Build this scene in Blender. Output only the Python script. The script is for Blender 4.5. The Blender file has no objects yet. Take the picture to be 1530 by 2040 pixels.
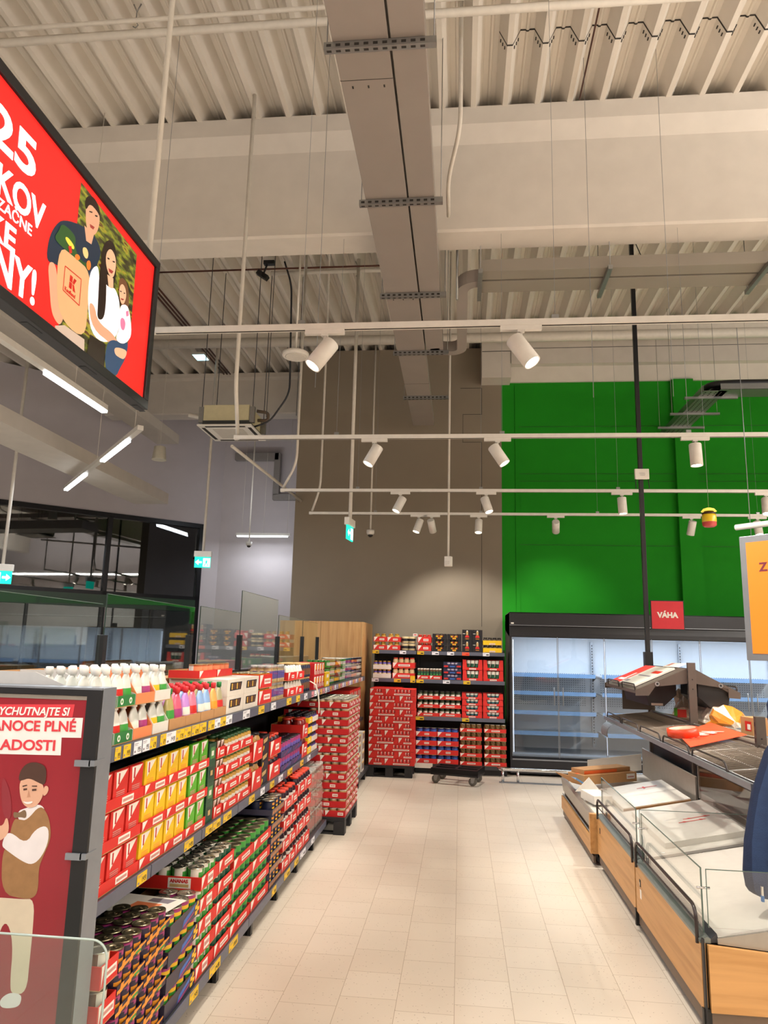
import bpy, bmesh, math, random
from mathutils import Vector, Matrix
random.seed(7)
S = bpy.context.scene
COL = S.collection
PI = math.pi

# ---------------------------------------------------------------- camera, world, exposure
EYE = 1.65
F_PX, TILT, YAW, ROLL = 1440.82, 0.184771, 0.10789, 0.0252846
cam_d = bpy.data.cameras.new('camera'); cam = bpy.data.objects.new('camera', cam_d); COL.objects.link(cam)
cam_d.sensor_fit = 'HORIZONTAL'; cam_d.sensor_width = 36.0; cam_d.lens = F_PX / 1530 * 36.0
cam_d.clip_start = 0.05; cam_d.clip_end = 100
_ct, _st, _cy, _sy = math.cos(TILT), math.sin(TILT), math.cos(YAW), math.sin(YAW)
_fw = Vector((-_sy*_ct, _cy*_ct, _st)); _rt = Vector((_cy, _sy, 0)); _up = _rt.cross(_fw)
_r2 = math.cos(ROLL)*_rt + math.sin(ROLL)*_up; _u2 = -math.sin(ROLL)*_rt + math.cos(ROLL)*_up
cam.matrix_world = Matrix(((_r2.x, _u2.x, -_fw.x, 0), (_r2.y, _u2.y, -_fw.y, 0), (_r2.z, _u2.z, -_fw.z, EYE), (0, 0, 0, 1)))
S.camera = cam
W = bpy.data.worlds.new('night_sky'); S.world = W; W.use_nodes = True
W.node_tree.nodes['Background'].inputs[0].default_value = (0.25, 0.32, 0.5, 1)
W.node_tree.nodes['Background'].inputs[1].default_value = 0.004
S.view_settings.view_transform = 'Standard'; S.view_settings.look = 'None'
S.view_settings.gamma = 1.0; S.view_settings.use_curve_mapping = False
S.view_settings.exposure = 0.60
S.cycles.max_bounces = 10; S.cycles.diffuse_bounces = 4; S.cycles.glossy_bounces = 4
S.cycles.transparent_max_bounces = 16; S.cycles.transmission_bounces = 6
S.cycles.sample_clamp_indirect = 4.0; S.cycles.caustics_reflective = False; S.cycles.caustics_refractive = False

# ---------------------------------------------------------------- lights that have no builder of their own in view
WARM = (1.0, 0.93, 0.83); COOL = (0.88, 0.93, 1.0)
def spot(loc, aim, power, col=WARM, size=70, blend=0.6, rad=0.045):
    d = bpy.data.lights.new('bulb_or_fill_spot', 'SPOT'); d.energy = power; d.color = col
    d.spot_size = math.radians(size); d.spot_blend = blend; d.shadow_soft_size = rad
    o = bpy.data.objects.new('bulb_or_fill_spot', d); COL.objects.link(o); o.location = loc
    o.rotation_euler = (Vector(aim) - Vector(loc)).to_track_quat('-Z', 'Y').to_euler()
    return o
def area(loc, aim, power, sx, sy, col=COOL):
    d = bpy.data.lights.new('strip_or_fill_lamp', 'AREA'); d.energy = power; d.color = col; d.shape = 'RECTANGLE'
    d.size = sx; d.size_y = sy
    o = bpy.data.objects.new('strip_or_fill_lamp', d); COL.objects.link(o); o.location = loc
    o.rotation_euler = (Vector(aim) - Vector(loc)).to_track_quat('-Z', 'Y').to_euler()
    return o
P_SPOT = 88
# the rest of the shop behind and beside the camera: more track spots and long strip lamps, plus added fill
for (x, y, ax, ay) in [(-0.8, 1.75, -1.7, 2.6), (0.5, 1.75, 1.6, 2.4), (2.2, 1.75, 2.6, 3.0), (1.9, -0.4, 2.2, -1.2),
                       (3.0, 3.87, 2.6, 4.6), (-.2, 3.87, -.05, 4.9), (-.25, 6.09, -.1, 6.3), (4.6, 3.87, 4.4, 5.0), (4.2, 6.09, 4.0, 7.2), (5.6, 8.29, 5.6, 9.6), (-2.4, -0.4, -2.0, 1.5)]:  # the aisle spots without lamp heads are fill, added to lighten the floor
    spot((x, y, 3.4), (ax, ay, 0.4), P_SPOT*(.5 if y < 2 else .75), size=80)
area((1.5, -3.5, 4.2), (1.5, -3.5, 0), 120, 7.0, 0.5, (1.0, 0.95, 0.87))
area((6.5, 3.0, 4.2), (6.5, 3.0, 0), 420, 0.5, 8.0, (1.0, 0.95, 0.87))
area((1.5, -3.5, 4.3), (1.5, -3.5, 9), 360, 7.0, 0.5, (1.0, 0.98, 0.95)); area((-5.5, 1.0, 4.0), (-5.5, 1, 9), 90, 0.4, 7.0, (1.0, 0.98, 0.95)); area((6.5, 3.0, 4.3), (6.5, 3.0, 9), 330, 0.5, 8.0, (1.0, 0.98, 0.95))  # upward fill areas added to brighten the deck, not real fixtures
area((-3.4, 0.5, 3.85), (-3.4, 0.5, 0), 90, 0.25, 7.0, COOL)
area((-6.3, 2.5, 3.85), (-6.3, 2.5, 0), 90, 0.25, 8.0, COOL)

# ---------------------------------------------------------------- materials
def lin(c):
    c = c / 255.0
    return c / 12.92 if c <= 0.04045 else ((c + 0.055) / 1.055) ** 2.4
def rgb(h):
    if isinstance(h, str): h = (int(h[0:2], 16), int(h[2:4], 16), int(h[4:6], 16))
    return (lin(h[0]), lin(h[1]), lin(h[2]), 1.0)
MATS = {}
def mat(name, col, rough=0.55, metal=0.0, var=0.05, scale=18.0, spec=0.5, emit=None, estr=0.0, bump=0.0, bscale=60.0, stretch=(1, 1, 1), detail=3.0):
    """a principled surface whose colour wanders a little with a noise texture"""
    if name in MATS: return MATS[name]
    m = bpy.data.materials.new(name); m.use_nodes = True; nt = m.node_tree; n = nt.nodes; l = nt.links
    b = n['Principled BSDF']; c = rgb(col)
    b.inputs['Roughness'].default_value = rough; b.inputs['Metallic'].default_value = metal
    b.inputs['Specular IOR Level'].default_value = spec
    tc = n.new('ShaderNodeTexCoord'); mp = n.new('ShaderNodeMapping'); mp.inputs['Scale'].default_value = stretch
    l.new(tc.outputs['Object'], mp.inputs['Vector'])
    nz = n.new('ShaderNodeTexNoise'); nz.inputs['Scale'].default_value = scale; nz.inputs['Detail'].default_value = detail
    l.new(mp.outputs[0], nz.inputs['Vector'])
    r = n.new('ShaderNodeValToRGB'); l.new(nz.outputs['Fac'], r.inputs['Fac'])
    r.color_ramp.elements[0].position = 0.25; r.color_ramp.elements[1].position = 0.75
    r.color_ramp.elements[0].color = tuple(max(0, v*(1-var)) for v in c[:3]) + (1,)
    r.color_ramp.elements[1].color = tuple(min(1, v*(1+var)) for v in c[:3]) + (1,)
    l.new(r.outputs[0], b.inputs['Base Color'])
    if emit is not None:
        b.inputs['Emission Color'].default_value = rgb(emit); b.inputs['Emission Strength'].default_value = estr
    if bump:
        n2 = n.new('ShaderNodeTexNoise'); n2.inputs['Scale'].default_value = bscale; l.new(mp.outputs[0], n2.inputs['Vector'])
        bp = n.new('ShaderNodeBump'); bp.inputs['Strength'].default_value = bump; bp.inputs['Distance'].default_value = 0.01
        l.new(n2.outputs['Fac'], bp.inputs['Height']); l.new(bp.outputs[0], b.inputs['Normal'])
    MATS[name] = m; return m
def ramp(n, l, src, stops):
    r = n.new('ShaderNodeValToRGB'); l.new(src, r.inputs['Fac']); e = r.color_ramp.elements
    e[0].position, e[0].color = stops[0][0], stops[0][1]; e[1].position, e[1].color = stops[-1][0], stops[-1][1]
    for p, c in stops[1:-1]:
        k = e.new(p); k.color = c
    return r
def glass(name, tint=(0.93, 0.97, 0.95), refl=1.0, ior=1.5):
    if name in MATS: return MATS[name]
    m = bpy.data.materials.new(name); m.use_nodes = True; nt = m.node_tree; n = nt.nodes; l = nt.links
    for x in list(n): n.remove(x)
    out = n.new('ShaderNodeOutputMaterial'); tr = n.new('ShaderNodeBsdfTransparent'); gl = n.new('ShaderNodeBsdfGlossy')
    tr.inputs[0].default_value = tint + (1,); gl.inputs['Roughness'].default_value = 0.02; gl.inputs['Color'].default_value = (refl, refl, refl, 1)
    fr = n.new('ShaderNodeFresnel'); ge = n.new('ShaderNodeNewGeometry'); im = n.new('ShaderNodeMix'); im.inputs[2].default_value = ior; im.inputs[3].default_value = 1/ior
    l.new(ge.outputs['Backfacing'], im.inputs[0]); l.new(im.outputs[0], fr.inputs[0])
    mx = n.new('ShaderNodeMixShader'); l.new(fr.outputs[0], mx.inputs[0]); l.new(tr.outputs[0], mx.inputs[1]); l.new(gl.outputs[0], mx.inputs[2])
    l.new(mx.outputs[0], out.inputs[0]); MATS[name] = m; return m
def emis(name, col, s):
    if name in MATS: return MATS[name]
    m = bpy.data.materials.new(name); m.use_nodes = True; nt = m.node_tree; n = nt.nodes
    b = n['Principled BSDF']; b.inputs['Base Color'].default_value = rgb(col)
    b.inputs['Emission Color'].default_value = rgb(col); b.inputs['Emission Strength'].default_value = s
    MATS[name] = m; return m
def floor_mat():
    m = bpy.data.materials.new('terrazzo_tile'); m.use_nodes = True; nt = m.node_tree; n = nt.nodes; l = nt.links
    b = n['Principled BSDF']; tc = n.new('ShaderNodeTexCoord')
    mp = n.new('ShaderNodeMapping'); mp.inputs['Rotation'].default_value = (0, 0, PI/2); mp.inputs['Location'].default_value = (0.06, 0.019, 0)
    l.new(tc.outputs['Object'], mp.inputs['Vector'])
    br = n.new('ShaderNodeTexBrick'); l.new(mp.outputs[0], br.inputs['Vector'])
    br.offset = 0.37; br.offset_frequency = 2; br.inputs['Scale'].default_value = 1.0
    br.inputs['Brick Width'].default_value = 0.28; br.inputs['Row Height'].default_value = 0.2735
    br.inputs['Mortar Size'].default_value = 0.0016; br.inputs['Mortar Smooth'].default_value = 0.3
    br.inputs['Color1'].default_value = rgb((220, 208, 192)); br.inputs['Color2'].default_value = rgb((215, 202, 185))
    br.inputs['Mortar'].default_value = rgb((168, 150, 128))
    v = n.new('ShaderNodeTexVoronoi'); v.inputs['Scale'].default_value = 95.0; l.new(tc.outputs['Object'], v.inputs['Vector'])
    wn = n.new('ShaderNodeTexWhiteNoise'); l.new(v.outputs['Position'], wn.inputs['Vector'])
    lt = n.new('ShaderNodeMath'); lt.operation = 'LESS_THAN'; lt.inputs[1].default_value = 0.09; l.new(wn.outputs['Value'], lt.inputs[0])
    ds = n.new('ShaderNodeMath'); ds.operation = 'LESS_THAN'; ds.inputs[1].default_value = 0.28; l.new(v.outputs['Distance'], ds.inputs[0])
    mu = n.new('ShaderNodeMath'); mu.operation = 'MULTIPLY'; l.new(lt.outputs[0], mu.inputs[0]); l.new(ds.outputs[0], mu.inputs[1])
    m2 = n.new('ShaderNodeMath'); m2.operation = 'MULTIPLY'; m2.inputs[1].default_value = 0.55; l.new(mu.outputs[0], m2.inputs[0])
    mx = n.new('ShaderNodeMixRGB'); l.new(m2.outputs[0], mx.inputs[0]); l.new(br.outputs['Color'], mx.inputs[1]); mx.inputs[2].default_value = rgb((128, 106, 84))
    nz = n.new('ShaderNodeTexNoise'); nz.inputs['Scale'].default_value = 1.3; nz.inputs['Detail'].default_value = 4; l.new(tc.outputs['Object'], nz.inputs['Vector'])
    rr = ramp(n, l, nz.outputs['Fac'], [(0.3, (0.94, 0.94, 0.94, 1)), (0.7, (1.04, 1.04, 1.04, 1))])
    my = n.new('ShaderNodeMixRGB'); my.blend_type = 'MULTIPLY'; my.inputs[0].default_value = 1; l.new(mx.outputs[0], my.inputs[1]); l.new(rr.outputs[0], my.inputs[2])
    l.new(my.outputs[0], b.inputs['Base Color'])
    r2 = ramp(n, l, nz.outputs['Fac'], [(0.3, (0.30, 0.30, 0.30, 1)), (0.7, (0.42, 0.42, 0.42, 1))]); l.new(r2.outputs[0], b.inputs['Roughness'])
    b.inputs['Specular IOR Level'].default_value = 0.35
    return m
def wood_mat(name, c1, c2, along='y', scale=1.0, rough=0.45):
    if name in MATS: return MATS[name]
    m = bpy.data.materials.new(name); m.use_nodes = True; nt = m.node_tree; n = nt.nodes; l = nt.links
    b = n['Principled BSDF']; tc = n.new('ShaderNodeTexCoord'); mp = n.new('ShaderNodeMapping'); l.new(tc.outputs['Object'], mp.inputs['Vector'])
    st = {'x': (0.9, 14, 14), 'y': (14, 0.9, 14), 'z': (14, 14, 0.9)}[along]; mp.inputs['Scale'].default_value = tuple(s*scale for s in st)
    nz = n.new('ShaderNodeTexNoise'); nz.inputs['Scale'].default_value = 1.6; nz.inputs['Detail'].default_value = 6; nz.inputs['Distortion'].default_value = 0.5
    l.new(mp.outputs[0], nz.inputs['Vector'])
    r = ramp(n, l, nz.outputs['Fac'], [(0.3, rgb(c2)), (0.5, rgb(c1)), (0.72, tuple(min(1, v*1.12) for v in rgb(c1)[:3]) + (1,))])
    v = n.new('ShaderNodeTexVoronoi'); v.inputs['Scale'].default_value = 2.6; l.new(tc.outputs['Object'], v.inputs['Vector'])
    k = ramp(n, l, v.outputs['Distance'], [(0.02, (0.45, 0.40, 0.34, 1)), (0.075, (1, 1, 1, 1))])
    mx = n.new('ShaderNodeMixRGB'); mx.blend_type = 'MULTIPLY'; mx.inputs[0].default_value = 1.0; l.new(r.outputs[0], mx.inputs[1]); l.new(k.outputs[0], mx.inputs[2])
    l.new(mx.outputs[0], b.inputs['Base Color']); b.inputs['Roughness'].default_value = rough
    MATS[name] = m; return m
def market_mat():
    m = bpy.data.materials.new('blurred_market_print'); m.use_nodes = True; nt = m.node_tree; n = nt.nodes; l = nt.links
    b = n['Principled BSDF']; tc = n.new('ShaderNodeTexCoord'); mp = n.new('ShaderNodeMapping'); mp.inputs['Rotation'].default_value = (0.7, 0, 0); mp.inputs['Scale'].default_value = (1, 3, 9)
    l.new(tc.outputs['Object'], mp.inputs['Vector'])
    nz = n.new('ShaderNodeTexNoise'); nz.inputs['Scale'].default_value = 3.0; nz.inputs['Detail'].default_value = 3; l.new(mp.outputs[0], nz.inputs['Vector'])
    r = ramp(n, l, nz.outputs['Fac'], [(0.3, rgb('1c1812')), (0.45, rgb('3d3a1c')), (0.54, rgb('6f7a26')), (0.6, rgb('9a8a2a')), (0.66, rgb('4a2a1c')), (0.8, rgb('6a2a22'))])
    l.new(r.outputs[0], b.inputs['Base Color']); l.new(r.outputs[0], b.inputs['Emission Color']); b.inputs['Emission Strength'].default_value = 0.5
    b.inputs['Roughness'].default_value = 0.3
    return m

# ---------------------------------------------------------------- mesh builder
def frame(d):
    d = Vector(d).normalized(); a = Vector((0, 0, 1)) if abs(d.z) < 0.9 else Vector((1, 0, 0))
    u = d.cross(a).normalized(); return u, d.cross(u).normalized()
class MB:
    def __init__(s): s.v = []; s.f = []; s.m = []; s.sm = []; s.ml = []
    def mi(s, m):
        for i, q in enumerate(s.ml):
            if q is m: return i
        s.ml.append(m); return len(s.ml) - 1
    def face(s, ids, m, smooth=False): s.f.append(tuple(ids)); s.m.append(s.mi(m)); s.sm.append(smooth)
    def add(s, pts): b = len(s.v); s.v += [tuple(p) for p in pts]; return b
    def poly(s, pts, m): b = s.add(pts); s.face(range(b, b+len(pts)), m); return s
    def box(s, x0, x1, y0, y1, z0, z1, m, M=None):
        p = [(x, y, z) for z in (z0, z1) for y in (y0, y1) for x in (x0, x1)]
        if M is not None: p = [tuple(M @ Vector(q)) for q in p]
        b = s.add(p)
        for f in ((0, 2, 3, 1), (4, 5, 7, 6), (0, 1, 5, 4), (2, 6, 7, 3), (0, 4, 6, 2), (1, 3, 7, 5)): s.face([b+i for i in f], m)
        return s
    def prism(s, prof, axis, a, c, m, mf=None):
        """closed 2-D profile swept along axis from a to c; axis x: (y,z); y: (x,z); z: (x,y)"""
        def P(u, v, w): return {'x': (w, u, v), 'y': (u, w, v), 'z': (u, v, w)}[axis]
        n = len(prof); b = s.add([P(u, v, a) for u, v in prof] + [P(u, v, c) for u, v in prof])
        for i in range(n):
            j = (i+1) % n; s.face((b+i, b+j, b+n+j, b+n+i), m if mf is None else mf(i))
        s.face([b+n-1-i for i in range(n)], m); s.face([b+n+i for i in range(n)], m); return s
    def lathe(s, prof, m, c=(0, 0, 0), seg=16, mf=None, axis=(0, 0, 1), cap=True, smooth=True, ph=0.0):
        """prof [(r, h)] turned about axis through c; mf(ring, segment) may choose the material"""
        d = Vector(axis).normalized(); c = Vector(c)
        if abs(d.z) > 0.99: u, w = Vector((1, 0, 0)), Vector((0, 1, 0)) * (1 if d.z > 0 else -1)
        else: u, w = frame(d)
        n = len(prof); pts = []
        for r, h in prof:
            for k in range(seg):
                a = 2*PI*k/seg + ph; pts.append(c + d*h + (u*math.cos(a) + w*math.sin(a))*r)
        b = s.add(pts)
        for i in range(n-1):
            for k in range(seg):
                k2 = (k+1) % seg; q = m if mf is None else mf(i, k)
                s.face((b+i*seg+k, b+i*seg+k2, b+(i+1)*seg+k2, b+(i+1)*seg+k), q, smooth)
        if cap:
            s.face([b+seg-1-k for k in range(seg)], m if mf is None else mf(-1, 0)); s.face([b+(n-1)*seg+k for k in range(seg)], m if mf is None else mf(n-1, 0))
        return s
    def tube(s, pts, r, m, seg=8, cap=True):
        pts = [Vector(p) for p in pts]; n = len(pts); rings = []; pu = None
        for i, p in enumerate(pts):
            d = (pts[min(i+1, n-1)] - pts[max(i-1, 0)]).normalized()
            if pu is None: u, w = frame(d)
            else:
                u = (pu - d*pu.dot(d)).normalized(); w = d.cross(u)
            pu = u; rings += [p + (u*math.cos(2*PI*k/seg) + w*math.sin(2*PI*k/seg))*r for k in range(seg)]
        b = s.add(rings)
        for i in range(n-1):
            for k in range(seg):
                k2 = (k+1) % seg; s.face((b+i*seg+k, b+i*seg+k2, b+(i+1)*seg+k2, b+(i+1)*seg+k), m, True)
        if cap: s.face([b+seg-1-k for k in range(seg)], m); s.face([b+(n-1)*seg+k for k in range(seg)], m)
        return s
    def loft(s, rings, m, mf=None, smooth=True, cap=True):
        n = len(rings[0]); b = s.add([p for r in rings for p in r])
        for i in range(len(rings)-1):
            for k in range(n):
                k2 = (k+1) % n; s.face((b+i*n+k, b+i*n+k2, b+(i+1)*n+k2, b+(i+1)*n+k), m if mf is None else mf(i, k), smooth)
        if cap: s.face([b+n-1-k for k in range(n)], m); s.face([b+(len(rings)-1)*n+k for k in range(n)], m)
        return s
    def torus(s, c, R, r, m, axis=(0, 0, 1), seg=24, k=8):
        u, w = frame(axis); c = Vector(c)
        s.tube([c + (u*math.cos(2*PI*i/seg) + w*math.sin(2*PI*i/seg))*R for i in range(seg+1)], r, m, k, cap=False); return s
    def mesh(s, name, bevel=0.0):
        me = bpy.data.meshes.new(name); me.from_pydata(s.v, [], s.f)
        for m in s.ml: me.materials.append(m)
        me.polygons.foreach_set('material_index', s.m); me.polygons.foreach_set('use_smooth', s.sm)
        bm = bmesh.new(); bm.from_mesh(me)
        bmesh.ops.recalc_face_normals(bm, faces=bm.faces)
        if bevel:
            ed = [e for e in bm.edges if len(e.link_faces) == 2 and e.calc_face_angle(0) > 0.6]
            bmesh.ops.bevel(bm, geom=ed, offset=bevel, segments=2, affect='EDGES', profile=0.6)
        bm.to_mesh(me); bm.free(); me.update(); return me
def obj(name, data, parent=None, loc=(0, 0, 0), rz=0.0, bevel=0.0):
    if isinstance(data, MB): data = data.mesh(name, bevel)
    o = bpy.data.objects.new(name, data); COL.objects.link(o); o.location = loc; o.rotation_euler = (0, 0, rz)
    if parent is not None: o.parent = parent
    return o
LABELS = {}
def tag(o, label, cat, group=None, kind=None):
    o['label'] = label; o['category'] = cat
    if group: o['group'] = group
    if kind: o['kind'] = kind
    LABELS.setdefault(label, []).append(o.name)
    return o
def thing(name, label, cat, loc=(0, 0, 0), rz=0.0, group=None):
    o = bpy.data.objects.new(name, None); COL.objects.link(o); o.location = loc; o.rotation_euler = (0, 0, rz)
    o.empty_display_size = 0.05
    return tag(o, label, cat, group)
def struct(name, data, parent=None, bevel=0.0):
    o = obj(name, data, parent, bevel=bevel)
    if parent is None: o['kind'] = 'structure'
    return o
_TXT = {}
def text_mesh(string, size, m, bold=0.0, shear=0.0, align='LEFT', extrude=0.0006, space=1.0, fit=0.0):
    """lettering as a flat mesh in the local x/y plane"""
    key = (string, size, m.name, bold, shear, align, extrude, space, fit)
    if key in _TXT: return _TXT[key]
    cu = bpy.data.curves.new('lettering', 'FONT'); cu.body = string; cu.size = size; cu.offset = bold; cu.shear = shear
    cu.align_x = align; cu.extrude = extrude; cu.resolution_u = 4; cu.space_character = space
    ob = bpy.data.objects.new('lettering', cu); COL.objects.link(ob)
    dg = bpy.context.evaluated_depsgraph_get(); me = bpy.data.meshes.new_from_object(ob.evaluated_get(dg))
    bpy.data.objects.remove(ob)
    if fit:
        xs = [v.co.x for v in me.vertices]; k = fit/(max(xs)-min(xs))
        for v in me.vertices: v.co.x *= k
    me.materials.clear(); me.materials.append(m); _TXT[key] = me
    return me
def text(name, parent, string, size, m, M, **k):
    o = obj(name, text_mesh(string, size, m, **k), parent)
    o.matrix_local = M
    return o
def plane_frame(origin, xdir, ydir):
    x = Vector(xdir).normalized(); y = Vector(ydir).normalized(); z = x.cross(y)
    return Matrix(((x.x, y.x, z.x, origin[0]), (x.y, y.y, z.y, origin[1]), (x.z, y.z, z.z, origin[2]), (0, 0, 0, 1)))
ORD = ['first', 'second', 'third', 'fourth', 'fifth', 'sixth', 'seventh', 'eighth', 'ninth', 'tenth', 'eleventh', 'twelfth', 'thirteenth', 'fourteenth', 'fifteenth', 'sixteenth', 'seventeenth', 'eighteenth']

def DK(x, z=6.57, h=.14, x0=-12.98, p=.29):
    """height of the corrugated deck's underside above x"""
    f = (x-x0) % p
    for (a, u), (b, w) in zip([(0, 0), (.045, 0), (.11, h), (.225, h), (.29, 0)], [(.045, 0), (.11, h), (.225, h), (.29, 0)]):
        if f <= b: return z + u + (w-u)*(f-a)/(b-a)
    return z
# palette
WHITE = mat('white_paint', 'd9d2c6', 0.45); WHITEP = mat('white_plastic', 'e2ddd3', 0.35)
BLACK = mat('black_plastic', '17171a', 0.45); DARK = mat('dark_grey_metal', '3b3c40', 0.45, 0.3); DARKB = mat('anthracite_metal', '2a2a2d', 0.4, 0.3)
BROWNM = mat('brown_grey_metal', '5b5049', 0.5, 0.2)
SLATE = mat('slate_rail', '5a5d6c', 0.4); STEEL = mat('galvanised_steel', '9a9a98', 0.38, 0.8, scale=40); CHROME = mat('chrome', 'd8d8d8', 0.12, 1.0)
GREYM = mat('grey_aluminium', '8d9196', 0.4, 0.5)
RED = mat('red_cardboard', 'd8271f', 0.5); REDD = mat('red_cardboard_deep', 'c0161b', 0.5); CARD = mat('kraft_cardboard', 'b98a5a', 0.75, scale=30); LABW = mat('white_print', 'f2ece2', 0.5)
PINKL = mat('faded_print', 'c98f86', 0.6); YELLOW = mat('yellow_print', 'f2c413', 0.5); TAGY = mat('yellow_price_paper', 'e8bd1c', 0.6); TAGW = mat('white_price_paper', 'e9e9ee', 0.6)
TAGK = mat('black_print', '26242a', 0.6); ORANGE = mat('orange_print', 'ee7a33', 0.5); INK = mat('grey_print', '8a8088', 0.6)
CAPW = mat('white_cap', 'efece6', 0.35); LIDM = mat('tin_lid', 'bdb8a8', 0.25, 0.9); LIDB = mat('bronze_tin_lid', '8d8267', 0.3, 0.9)
# ================================================================ THE SETTING
DECK = 6.57
FLOORM = floor_mat()
WALLG = mat('taupe_wall_paint', '8a7e6d', 0.7, var=0.03, scale=3); GREEN = mat('green_wall_paint', '1c8c18', 0.75, var=0.04, scale=4, spec=.2)
WALLL = mat('pale_wall_paint', 'c9c2c4', 0.75, var=0.03, scale=3); CONC = mat('painted_concrete', 'd2cabf', 0.75, var=0.04, scale=5)
DECKM = mat('painted_deck_steel', 'd6cec2', 0.5, var=0.03, scale=6); SEAM = mat('dark_seam', '2e2a26', 0.8)
struct('floor', MB().box(-13, 10, -9.5, 16, -0.2, 0, FLOORM))
# corrugated roof deck
def deck_profile(x0, x1, pitch=0.29, z=DECK, h=0.14):
    pts = []; x = x0
    while x < x1:
        pts += [(x, z), (x+.045, z), (x+.11, z+h), (x+.150, z+h), (x+.160, z+h-.012), (x+.175, z+h-.012), (x+.185, z+h), (x+.225, z+h)]; x += pitch
    return pts
dp = deck_profile(-12.98, 9.9)
m = MB(); prof = dp + [(9.9, DECK+.4), (-12.98, DECK+.4)]
m.prism([(p[0], p[1]) for p in prof], 'y', -9.4, 15.6, DECKM)
ceiling = struct('ceiling', m)
# lap joint of two deck sheets, with its row of screws
m = MB(); y = 5.23
for (a, b) in zip([p for p in dp if 0.28 < p[0] < 6], [p for p in dp if 0.28 < p[0] < 6][1:]):
    m.poly([(a[0], y, a[1]-.002), (b[0], y, b[1]-.002), (b[0], y+.016, b[1]-.002), (a[0], y+.016, a[1]-.002)], SEAM)
    if abs(a[1]-b[1]) > .1:
        for k in (.25, .5, .75):
            q = Vector((a[0]+(b[0]-a[0])*k, y+.05, a[1]+(b[1]-a[1])*k-.004)); m.box(q.x-.006, q.x+.006, q.y, q.y+.03, q.z-.003, q.z+.003, SEAM)
struct('trim_1', m)
# back wall, taupe part and green part
m = MB(); m.box(-2.70, .645, 11.40, 11.60, 0, DECK, WALLG); m.box(-2.70, -2.60, 11.60, 14.6, 0, DECK, WALLL)
for (x0, x1, z0, z1) in [(.325, .331, 2.0, 4.95), (.02, .325, 4.95, 4.956), (.02, .026, 4.95, 5.42), (.02, .325, 5.42, 5.426), (.325, .331, 5.42, 5.87), (-.02, .326, 5.87, 5.876)]:
    m.box(x0, x1, 11.397, 11.401, z0, z1, SEAM)
struct('wall_back', m)
m = MB(); m.box(.645, 9.2, 11.40, 11.60, 0, DECK, GREEN)
m.box(3.32, 3.64, 11.30, 11.41, 2.0, 5.95, GREEN); m.box(7.6, 7.92, 11.30, 11.41, 2.0, 5.95, GREEN); m.box(.86, .92, 11.385, 11.41, 2.2, 5.9, GREEN)
for z in (4.30, 4.42, 3.28, 5.2):
    m.box(.92, 9.1, 11.394, 11.402, z, z+.008, mat('green_wall_groove', '1b6a16', 0.7))
struct('wall_back_green', m)
struct('wall_right', MB().box(9.0, 9.2, -9.3, 11.5, 0, DECK, WALLL))
struct('wall_rear', MB().box(-12.5, 9.2, -9.3, -9.1, 0, DECK, WALLL))
# glazed wall running at an angle on the left, with a strip of plain wall around the window
D = Vector((0.743, 0.669, 0)); N = Vector((0.669, -0.743, 0)); W0 = Vector((-5.31, 14.32, 0))
def onwall(s, z, off=0.0): q = W0 + D*s + N*off; return (q.x, q.y, z)
def wallbox(m, s0, s1, z0, z1, o0, o1, mt):
    p = [onwall(s, z, o) for z in (z0, z1) for o in (o0, o1) for s in (s0, s1)]
    b = m.add(p)
    for f in ((0, 2, 3, 1), (4, 5, 7, 6), (0, 1, 5, 4), (2, 6, 7, 3), (0, 4, 6, 2), (1, 3, 7, 5)): m.face([b+i for i in f], mt)
m = MB(); wallbox(m, -7.5, 0.40, 4.06, DECK, -.2, 0, WALLL); wallbox(m, 0.02, .40, 0, 4.06, -.2, 0, WALLL)
struct('wall_left', m)
m = MB(); m.box(-5.1, -2.6, 14.57, 14.75, 0, DECK, WALLL)
struct('wall_back_left', m)
struct('wall_far_left', MB().prism([(-11.1, 9.45), (-10.8, 9.35), (-10.8, -9.2), (-11.1, -9.2)], 'z', 0, DECK, WALLL))
FRM = mat('window_frame_black', '141417', 0.35, 0.4); NGLASS = glass('night_glass', (0.55, 0.6, 0.62), 1.0, 1.9)
win = bpy.data.objects.new('window_1', None); COL.objects.link(win); win['kind'] = 'structure'
m = MB(); wallbox(m, -7.4, .02, 3.97, 4.06, -.12, .02, FRM); wallbox(m, -.07, .02, 0, 4.0, -.12, .02, FRM); wallbox(m, -7.4, .02, 0, .1, -.12, .02, FRM)
for s in (-1.86, -4.5): wallbox(m, s-.04, s+.04, 0, 4.0, -.12, .02, FRM)
for s in (-.92, -3.16, -5.75): wallbox(m, s-.022, s+.022, 0, 2.28, -.1, .02, FRM)
wallbox(m, -7.4, 0, 2.49, 2.56, -.12, .02, FRM)
obj('window_frame', m, win)
GRN = mat('dark_green_transom', '1f3a27', 0.4)
m = MB(); wallbox(m, -7.4, -.07, 2.26, 2.49, -.1, .03, GRN); obj('transom', m, win)
for i, (s0, s1, z0, z1) in enumerate([(-1.82, -.07, 2.56, 3.97), (-4.46, -1.90, 2.56, 3.97), (-7.35, -4.54, 2.56, 3.97), (-.9, -.07, .1, 2.26), (-1.82, -.945, .1, 2.26), (-3.135, -1.9, .1, 2.26), (-4.46, -3.185, .1, 2.26), (-7.35, -4.54, .1, 2.26)]):
    m = MB(); wallbox(m, s0, s1, z0, z1, -.05, -.045, NGLASS); obj('window_pane', m, win)
# near-black backing added behind the window so its panes read as night
m = MB(); wallbox(m, -9, 4, -.1, 7.5, -5.2, -5.0, mat('night_backing', '0c0d10', 0.9)); struct('trim_night_backing', m)
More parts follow.
